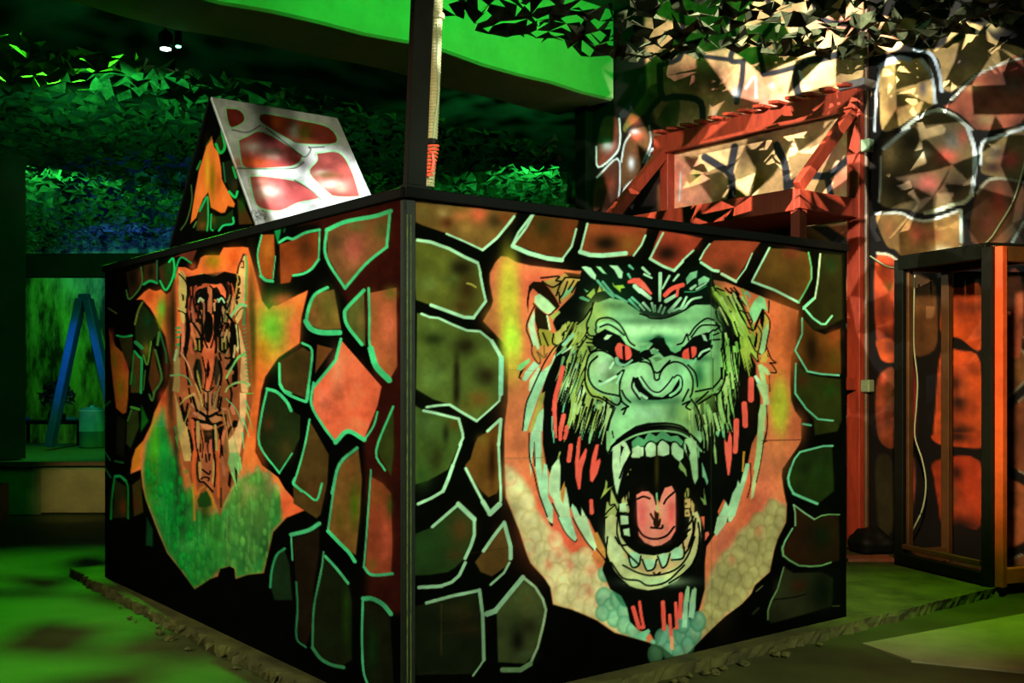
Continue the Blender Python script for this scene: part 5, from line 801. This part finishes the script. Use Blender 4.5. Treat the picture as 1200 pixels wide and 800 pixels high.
# ---- red timber balcony on the right wall
WL = WP+NL*.012
Sr = lambda u: (lambda q: (q-WP).dot(dL))(on_plane(u, 400, WP, NL))
def wpt(u, v, off=0): return on_plane(u, v, WP+NL*off, NL)
s0, s1 = Sr(1009), Sr(787)
bal = empty('timber_balcony', WP+dL*s0+NL*.06+UP*.06, 'red timber balcony with braces and slatted top rail on the stone-painted wall', 'balcony')
zr, zd = 3.68, 2.78; out_ = .83
P_ = lambda s, off, z: WP+dL*s+NL*off+UP*z
bar = lambda name, a, b, w, h, m=REDW: MB().bar(a, b, w, h).build(name, m, bal, .004)
bar('post', P_(s0, .06, .06), P_(s0, .06, zr+.06), .12, .1)
bar('post', P_(s1, .06, zd), P_(s1, .06, zr), .1, .1)
bar('top_rail', P_(s0-.05, .08, zr), P_(s1+.12, .08, zr), .1, .16)
bar('rail_lip', P_(s0-.05, .14, zr-.09), P_(s1+.12, .14, zr-.09), .05, .035)
for i in range(13):
    s_ = s0+.02+(s1-s0)*i/12.3; q = P_(s_, .1, zr+.095); MB().box(q, (dL+UP*.12).normalized(), NL, UP, .055, .13, .014).build('slat', REDW, bal, .003)
bar('deck_beam', P_(s0, out_, zd), P_(s1, out_, zd), .09, .17); bar('deck_beam', P_(s0, .02, zd), P_(s0, out_+.04, zd), .09, .15); bar('deck_beam', P_(s1, .02, zd), P_(s1, out_+.04, zd), .09, .15)
MB().box(P_((s0+s1)/2, out_/2, zd-.06), dL, NL, UP, (s1-s0)/2-.05, out_/2-.06, .02).build('deck_board', REDW, bal)
bar('brace', P_(s0, .12, zr-.1), P_(s0, out_, zd+.1), .07, .09); bar('brace', P_(s1, .12, zr-.1), P_(s1, out_, zd+.1), .09, .1)
bar('post', P_(s0, out_-.01, .06), P_(s0, out_-.01, zd-.08), .09, .09)
bar('cross_rail', P_(s0, .1, 1.36), P_(s0, .5, 1.36), .07, .1)
MB().box(P_(s0-.02, .07, zr+.1), dL, NL, UP, .12, .1, .03).build('post_cap', mat('grey_cap', (104, 104, 104), .7), bal, .004)
# ---- conduit with junction boxes beside the balcony post
sc_ = Sr(1017.5); pipe = empty('wall_conduit', P_(sc_, .03, .06), 'slim upright conduit with two junction boxes beside the red balcony post', 'conduit')
MB().tube([P_(sc_, .03, .06), P_(sc_, .03, 1.35), P_(sc_, .03, 3.3), P_(sc_, .03, 5.1)], .022, 8).build('pipe', OCHREM, pipe)
for v in (172, 452):
    z = wpt(1018, v).z; MB().box(P_(sc_, .05, z), dL, NL, UP, .065, .04, .05).build('junction_box', BOXM, pipe, .008)
# ---- open metal booth
F0, F1 = on_z(1055, 662, .06), on_z(1158, 687, .06); bd = (F1-F0).normalized(); bn = Vector((bd.y, -bd.x, 0)); bn = bn if bn.dot(NL) > 0 else -bn; bk = -bn
hB = 2.2; booth = empty('metal_frame_booth', (F0+F1)/2, 'open metal-framed booth, black in front and orange at its side, against the stone wall', 'booth')
dp = .42; Wd = (F1-F0).length
def bx(name, a, b, w, h, m): return MB().bar(a, b, w, h).build(name, m, booth, .004)
for q, nm in ((F0, 0), (F1, 1)): bx('front_post', q+bn*.0, q+bn*.0+UP*hB, .07, .05, STEEL)
bx('front_rail', F0+UP*(hB-.03), F1+UP*(hB-.03), .05, .09, STEEL); bx('front_rail', F0+UP*.14, F1+UP*.14, .03, .035, OCHREM); bx('front_rail', F0+UP*.05, F1+UP*.05, .06, .08, STEEL)
G0, G1_ = F0+bk*dp, F1+bk*dp
for q, m in ((G0, OCHREM), (G1_, ORANGEM)): bx('rear_post', q, q+UP*hB, .06, .06, m)
for q, m in ((F0, OCHREM), (F1, ORANGEM)): bx('side_post', q+bk*.065+bd*(.04 if q is F1 else -.0), q+bk*.065+bd*(.04 if q is F1 else -.0)+UP*hB, .055, .06, m)
bx('side_rail', F1+bk*.02+UP*.06, G1_+UP*.06, .05, .1, ORANGEM); bx('side_rail', F1+bk*.02+UP*(hB-.04), G1_+UP*(hB-.04), .05, .1, OCHREM); bx('side_rail', F0+UP*(hB-.04), G0+UP*(hB-.04), .05, .08, OCHREM); bx('side_rail', F0+UP*.06, G0+UP*.06, .05, .1, OCHREM)
bx('rear_rail', G0+UP*(hB-.04), G1_+UP*(hB-.04), .05, .08, OCHREM)
MB().prism([F0+UP*(hB+.015), F1+UP*(hB+.015), G1_+UP*(hB+.015), G0+UP*(hB+.015)], UP*.015).build('roof_plate', STEEL, booth)
# cables
def cable(name, pts, r, m, lab): 
    return tag(MB().tube([Vector(p) for p in catmull(np.array([tuple(p) for p in pts]), False, 6)], r, 6).build(name, m), lab, 'cable')
cable('hanging_cable', [wpt(u, v, o_) for u, v, o_ in ((1072,322,.2),(1071,360,.22),(1071,405,.22),(1075,445,.22),(1074,475,.22),(1072,510,.22),(1081,540,.22),(1085,568,.22),(1081,596,.22),(1071,618,.2),(1067,626,.1))], .006, CABLEM, 'thin pale cable dangling inside the open metal booth')
cable('sagging_cable', [wpt(u, v, .03) for u, v in ((1206,170),(1197,205),(1187,236),(1172,262),(1157,283),(1130,301),(1108,311),(1085,314),(1062,314),(1040,312),(1020,300))], .007, CABLEM, 'thin pale cable sagging across the stone wall above the booth')
# ---- camouflage nets: one cut and slashed sheet each, the last two added to shape light
def net(name, poly, z, cell, keep, seed, label, amp=.07, sag=None, group=None, xf=None):
    r = np.random.default_rng(seed); p = np.array(poly); lo, hi = p.min(0), p.max(0)
    nx, ny = int((hi[0]-lo[0])/cell)+1, int((hi[1]-lo[1])/cell)+1
    X = lo[0]+np.arange(nx)[:, None]*cell+r.uniform(-.4, .4, (nx, ny))*cell; Y = lo[1]+np.arange(ny)[None]*cell+r.uniform(-.4, .4, (nx, ny))*cell
    Zz = z+r.uniform(-amp, amp, (nx, ny))+.05*np.sin(X*1.7)*np.cos(Y*1.3)
    if sag is not None: Zz = Zz+sag(X, Y)
    V = np.stack([X, Y, Zz], -1).reshape(-1, 3); ins = np.zeros(len(V), bool)
    for (x0, y0), (x1, y1) in zip(p, np.roll(p, -1, 0)):
        if y0 != y1:
            c = (V[:, 1] >= y0) != (V[:, 1] >= y1); ins ^= c & (V[:, 0] < x0+(V[:, 1]-y0)*(x1-x0)/(y1-y0))
    id_ = np.arange(nx*ny).reshape(nx, ny); a, b, c, d = id_[:-1, :-1], id_[1:, :-1], id_[1:, 1:], id_[:-1, 1:]
    fl = r.random(a.shape) < .5
    if xf is not None: V = xf(V)
    t1 = np.where(fl[..., None], np.stack([a, b, c], -1), np.stack([a, b, d], -1)).reshape(-1, 3); t2 = np.where(fl[..., None], np.stack([a, c, d], -1), np.stack([b, c, d], -1)).reshape(-1, 3)
    T = np.vstack([t1, t2]); T = T[ins[T].all(1)]; T = T[r.random(len(T)) < keep]
    me = bpy.data.meshes.new(name); me.from_pydata(V.tolist(), [], T.tolist()); 
    g = bmesh.new(); g.from_mesh(me); bmesh.ops.delete(g, geom=[v for v in g.verts if not v.link_faces], context='VERTS'); g.to_mesh(me); g.free()
    o = new_obj(name, me, NETM); return tag(o, label, 'camouflage net', group)
pr = on_z(480, 8, 3.9); net('camouflage_net', [(-1.0, 4.6), (-.78, 6.6), tuple(on_z(482, 10, 3.9))[:2], tuple(on_z(560, 42, 3.9))[:2], tuple(on_z(640, 52, 3.9))[:2], tuple(on_z(745, 78, 3.9))[:2], tuple(on_z(850, 62, 3.9))[:2], tuple((WP+NL*.15-dL*.2))[:2], tuple((WP+NL*.15-dL*4))[:2]], 3.92, .085, .55, 3, 'dark camouflage net slung overhead in front of the stone wall', .06)
bl = e0+nb*.95; bh = e1+nb*.95
net('camouflage_net', [(bl.x, bl.y), (bh.x-.1, bh.y), tuple((WP+NL*.3+dL*3.4))[:2], (1.2, 19.3), (-10.4, 19.3), (-10.4, bl.y)], 4.02, .09, .38, 5, 'wide green-lit camouflage net hung under the ceiling behind the beam', .06, sag=lambda X, Y: -.3*np.clip((Y-13.5)/5.8, 0, 1)**2)
net('camouflage_net', [(-.75, 4.07), (.75, 4.07), (.75, 5.18), (-.75, 5.18)], 0, .032, .66, 12, 'short camouflage net added unseen above the overhead net to dapple the wall light', .01, xf=lambda V: np.array((1.02, 5.65, 0))+V[:, :1]*np.array((.9, -.43, 0))+V[:, 2:]*np.array((.43, .9, 0))+V[:, 1:2]*np.array((0, 0, 1)))  # added net, hidden from view, breaks up spot_wall_high on the right wall
net('camouflage_net', [(-.1, 2.98), (1.5, 2.98), (1.5, 5.18), (-.1, 5.18)], 3.75, .034, .52, 9, 'camouflage net added out of view near the camera to dapple the wall light', .012, xf=lambda V: V[:, [0, 2, 1]])  # added out of frame only to cast dapple from spot_wall_net
# ---- far end of the hall
TEAL = mat('teal_plastic', (60, 150, 130), .5, noise=.2); BLUEM = mat('blue_paint', (40, 90, 190), .5, noise=.3, scale=5); DKGRN = mat('dark_leaf', (20, 34, 20), .7, noise=.5); DRUM = mat('pale_green_drum', (110, 170, 120), .5, noise=.25, scale=6); REDCR = mat('dark_red_plastic', (96, 30, 22), .6, noise=.3)
pf0 = on_z(-60, 606, 0); pf1 = on_z(122, 604, 0); yb = 14.6
plat = empty('low_stage', (pf0+pf1)/2, 'low stage with a pale front board at the far left behind the bunker', 'stage')
MB().box(Vector(((-10.2+-3.6)/2, (10.85+yb)/2, .25)), Vector((1,0,0)), Vector((0,1,0)), UP, 3.3, (yb-10.85)/2, .25).build('platform', mat('worn_stage_boards', (96, 120, 70), .55, noise=.4, scale=3, stretch=(1, 6, 1)), plat, .01)
MB().box(Vector((-4.35, 10.83, .25)), Vector((1,0,0)), Vector((0,1,0)), UP, .46, .015, .22).build('front_board', PALEBOARD, plat, .004)
MB().box(Vector((-6.9, 10.83, .53)), Vector((1,0,0)), Vector((0,1,0)), UP, 3.2, .03, .02).build('edge_strip', OCHREM, plat, .004)
cr = empty('plastic_crate', Vector((-5.35, 10.35, 0)), 'dark red plastic crate on the floor against the low stage', 'crate')
for sx, sy, lx, ly in ((0,-.2,.34,.012),(0,.2,.34,.012),(-.33,0,.012,.2),(.33,0,.012,.2)): MB().box(cr.location+Vector((sx, sy, .19)), Vector((1,0,0)), Vector((0,1,0)), UP, lx, ly, .17).build('side', REDCR, cr)
MB().box(cr.location+Vector((0, 0, .012)), Vector((1,0,0)), Vector((0,1,0)), UP, .34, .21, .012).build('bottom', REDCR, cr); MB().box(cr.location+Vector((0, -.205, .33)), Vector((1,0,0)), Vector((0,1,0)), UP, .35, .02, .025).build('rim', REDCR, cr, .004)
q = on_z(108, 524, .505); d = empty('drum', q, 'pale green drum standing on the low stage beside the bunker edge', 'drum')
MB().lathe(q, [(.15, 0), (.16, .02), (.16, .2), (.168, .21), (.16, .22), (.16, .46), (.165, .48), (.15, .49)], 24).build('body', DRUM, d, 0, True); MB().lathe(q+UP*.49, [(.13, 0), (.13, .02), (.03, .03), (.03, .05), (.02, .055)], 20).build('lid', TEAL, d, 0, True)
af = empty('frame_stand', at_y(98, 470, 13.2), 'tall blue A-shaped stand against the green backdrop at the far left', 'stand'); af.location.z = .505
for (u0, v0), (u1, v1), nm in (((58, 470), (95, 350), 'leg'), ((140, 470), (103, 350), 'leg')):
    a = at_y(u0, v0, 13.2); a.z = .55; MB().bar(a, at_y(u1, v1, 13.2), .09, .16, Vector((0,1,0))).build(nm, BLUEM, af, .01)
MB().bar(at_y(93, 349, 13.2), at_y(105, 349, 13.2), .1, .1).build('cap', BLUEM, af, .01)
t0 = on_z(62, 520, .505); tb = empty('low_table', t0, 'dark low table cluttered with gear on the far stage', 'table')
MB().box(t0+UP*.3, Vector((1,0,0)), Vector((0,1,0)), UP, .5, .3, .02).build('table_top', STEEL, tb, .005)
for sx in (-.45, .45):
    for sy in (-.25, .25): MB().bar(t0+Vector((sx, sy, 0)), t0+Vector((sx, sy, .29)), .04, .04).build('leg', STEEL, tb)
tz = t0+UP*.32
pl = empty('shrub', tz+Vector((.0, .1, 0)), 'dark artificial shrub in a pot on the cluttered far table', 'plant')
MB().lathe(pl.location, [(.07, 0), (.09, .1), (.095, .12), (.08, .12)], 16).build('pot', STEEL, pl)
g = bmesh.new(); rr = random.Random(4)
for k in range(150):
    th = rr.uniform(0, 6.28); ph = rr.uniform(-.6, 1.5); R_ = rr.uniform(.05, .2); c = Vector((math.cos(th)*math.cos(ph)*R_*1.2, math.sin(th)*math.cos(ph)*R_, .32+math.sin(ph)*R_)); d1 = Vector((rr.uniform(-1,1), rr.uniform(-1,1), rr.uniform(-.5,1))).normalized()*.07; d2 = d1.cross(Vector((rr.uniform(-1,1), rr.uniform(-1,1), .3))).normalized()*.025
    vs = [g.verts.new(pl.location+c+e) for e in (-d1, d2, d1, -d2)]; g.faces.new(vs)
me = bpy.data.meshes.new('foliage'); g.to_mesh(me); g.free(); new_obj('foliage', me, DKGRN, pl); MB().tube([pl.location+UP*.1, pl.location+UP*.34], .012, 6).build('stem', DKGRN, pl)
dv = empty('controller_box', tz+Vector((.14, -.2, 0)), 'small black box with a glowing red lamp on the far table', 'controller'); MB().box(dv.location+UP*.05, Vector((1,0,0)), Vector((0,1,0)), UP, .1, .06, .05).build('housing', STEEL, dv, .008); MB().lathe(dv.location+Vector((-.04, -.03, .1)), [(.022, 0), (.022, .02), (.012, .032), (.003, .036)], 12).build('red_lamp', emit('red_lamp', (255, 30, 20), 6), dv, 0, True)
for dx, dy, lab, m, r in ((-.36, -.18, 'blue tube lying at the left end of the far table', BLUEM, .6), (.3, -.12, 'teal plastic tube lying at the right end of the far table', TEAL, -.5)):
    c = tz+Vector((dx, dy, .025)); v = Vector((math.cos(r), math.sin(r)*.4, 0))*.14; tag(MB().tube([c-v, c-v*.96, c+v*.96, c+v], [.02, .025, .025, .02], 10).build('plastic_tube', m), lab, 'tube')
o = MB().bar(Vector((-5.55, 11.7, .52)), Vector((-5.55, 11.7, 3.85)), .28, .28).build('pillar_left', DARKW); tag(o, kind='structure')
o = MB().bar(Vector((-10, 13.8, 2.86)), Vector((-3.2, 13.8, 2.86)), .2, .3).build('trim_2', DARKW); tag(o, kind='structure')
for u, v in ((194, 57), (209, 54)):
    c = at_y(u, v, 8.9); sp = empty('ceiling_spotlight', c, 'small bright ceiling spotlight, the larger white one' if u == 194 else 'tiny green ceiling spotlight just right of the white one', 'spotlight')
    k = 1 if u == 194 else .5; MB().lathe(c, [(.05*k, 0), (.06*k, .02), (.06*k, .12), (.03*k, .15)], 16).build('housing', STEEL, sp); MB().lathe(c-UP*.012, [(.03*k, 0), (.045*k, .006), (.045*k, .012)], 16).build('lens', emit('spot_lens', (225, 255, 235) if k == 1 else (90, 255, 160), 14), sp); MB().tube([c+UP*.14, Vector((c.x, c.y, 5.2))], .012, 6).build('drop_rod', STEEL, sp)
# ---- odds and ends by the right wall
pk = wpt(1000, 642, .35); a = on_z(990, 656, .06); b = on_z(1044, 656, .06)
tag(MB().bar(a+UP*.012, b+UP*.012, .16, .024).build('plank', mat('reddish_plank', (150, 80, 50), .7, noise=.4, stretch=(1, 8, 1))), 'short reddish plank lying on the floor at the foot of the balcony post', 'plank')
q = on_z(1026, 645, .06); g = bmesh.new(); bmesh.ops.create_icosphere(g, subdivisions=3, radius=.16)
for v in g.verts: v.co *= 1+.22*math.sin(v.co.x*31+1)*math.cos(v.co.y*27)+.1*math.sin(v.co.z*60); v.co.z = max(v.co.z*.75, -.06)
for v in g.verts: v.co += q+UP*.06+NL*.06
me = bpy.data.meshes.new('bag'); g.to_mesh(me); g.free(); me.shade_smooth(); tag(new_obj('rubbish_bag', me, STEEL), 'crumpled black bag slumped between the balcony post and the booth', 'bag')
sh = [on_z(u, v, 0) for u, v in ((1010, 756), (1215, 718), (1225, 792), (1068, 776))]
tag(MB().prism(sh, UP*.012).build('floor_sheet', PALEBOARD), 'pale flat sheet lying on the floor in front of the booth', 'sheet')
# ================================================================ light
def spot(name, loc, tgt, rgb, W, ang=60, blend=.6, r=.08):
    l = bpy.data.lights.new(name, 'SPOT'); l.energy = W; l.color = rgb; l.spot_size = math.radians(ang); l.spot_blend = blend; l.shadow_soft_size = r
    o = bpy.data.objects.new(name, l); C.objects.link(o); o.location = loc; o.rotation_euler = (Vector(tgt)-Vector(loc)).to_track_quat('-Z', 'Y').to_euler(); return o
def point(name, loc, rgb, W, r=.1):
    l = bpy.data.lights.new(name, 'POINT'); l.energy = W; l.color = rgb; l.shadow_soft_size = r; o = bpy.data.objects.new(name, l); C.objects.link(o); o.location = loc; return o
gc = B0+dR*1.5+UP*1.15; tc = B0+dL*1.5+UP*1.2
spot('spot_gorilla', (2.9, .3, 3.6), gc-UP*.1, (.8, 1, .72), 1560, 42, .5, .15)
spot('spot_tiger', (-4.3, 3.1, 2.6), tc+dL*.1+UP*.05, (.9, 1, .7), 700, 70, .8, .12)
spot('spot_post', (-3.2, 3.0, 4.3), post.location+UP*.2, (1, .2, .08), 260, 16, .9, .1)
spot('spot_conduit', (1.4, 1.4, 2.7), cb+UP*.4, (1, 1, .62), 330, 17, .8, .1)  # added spot without a visible source, brightens the conduit
spot('spot_wall_net', (.3, 3.0, 3.6), WP+dL*.5+UP*3.1, (1, .93, .78), 2200, 44, .7, .002)
spot('spot_wall_high', (.78, 5.2, 4.75), WP+dL*.5+UP*3.7, (1, .93, .78), 2900, 52, .5, .002)
spot('spot_roof', (1.3, 2.6, 3.8), Rb*.75+A*.25+dR*.55, (.95, 1, .97), 3600, 17, .7, .04)
spot('spot_booth', (1.2, 3.2, 2.9), WP-dL*.9+UP*1.3, (1, .7, .4), 1500, 34, .8, .1)
spot('spot_beam', (1.4, 8.0, 4.7), (-.3, 9.8, 4.6), (.02, 1, .12), 300, 86, .3, .1)
spot('spot_beam', (-1.5, 6.6, 4.75), (-2.3, 8.4, 4.55), (.02, 1, .1), 90, 110, .7, .1)
spot('spot_floor', (-4.4, 9.6, 4.85), (-2.6, 5.0, 0), (.06, 1, .015), 2000, 76, .6, .03)
spot('spot_wall_green', (1.0, 7.6, 4.45), (2.1, 9.6, 5.2), (.02, 1, .1), 40, 54, .6, .1)
spot('spot_ceiling', (.6, 7.2, 4.3), (.9, 7.0, 5.2), (.02, 1, .1), 45, 150, .6, .1)
spot('spot_floor_right', (2.9, 6.0, 3.0), on_z(1085, 715, 0), (.3, 1, .04), 400, 50, 1, .1)
for x, y, k, z in ((-3.45, 10.3, 110, 3.5), (-6.1, 14.6, 230, 3.45), (-8.8, 13.4, 150, 3.4), (.3, 14.4, 200, 3.5), (-3.6, 15.5, 100, 3.5)): spot('spot_net', (x, y-1.6, z), (x, y, 4.05), (.03, 1, .18), k*2.0, 100, .8, .05)
spot('blue_lamp', (-6.3, 16.3, 2.95), (-6.3, 18.3, 3.6), (.03, .06, 1), 420, 80, .7, .05); spot('spot_backdrop', (-6.6, 17, 3.6), (-8.4, 19.6, 1.9), (.1, 1, .05), 220, 70, .8, .1); spot('spot_stage', (-5, 12, 3.6), (-5.6, 12.6, .5), (.1, 1, .15), 120, 60, .8)
spot('spot_stage_front', (-4.2, 8.2, 1.8), (-4.35, 10.8, .25), (1, .85, .4), 170, 22, .9); spot('spot_stand', (-5.2, 11.6, 2.5), (-5.5, 13.2, 1.6), (.06, .35, 1), 60, 34, .8)  # spot_stage_front is added to brighten the pale front board
w = bpy.data.worlds.new('hall_dark'); bpy.context.scene.world = w; w.use_nodes = True; w.node_tree.nodes['Background'].inputs[0].default_value = (.10, .16, .07, 1); w.node_tree.nodes['Background'].inputs[1].default_value = .03
# ================================================================ camera and colour
cam = bpy.data.cameras.new('camera'); co = bpy.data.objects.new('camera', cam); C.objects.link(co)
cam.sensor_width = 36; cam.lens = 36*F/1200; cam.shift_y = (HV-400)/1200; co.location = (0, 0, CAM_Z); co.rotation_euler = (math.pi/2, 0, 0); cam.clip_end = 100
sc = bpy.context.scene; sc.camera = co
vs = sc.view_settings; vs.view_transform = 'Standard'; vs.look = 'None'; vs.gamma = 1; vs.exposure = 0; vs.use_curve_mapping = False
sc.cycles.use_denoising = True
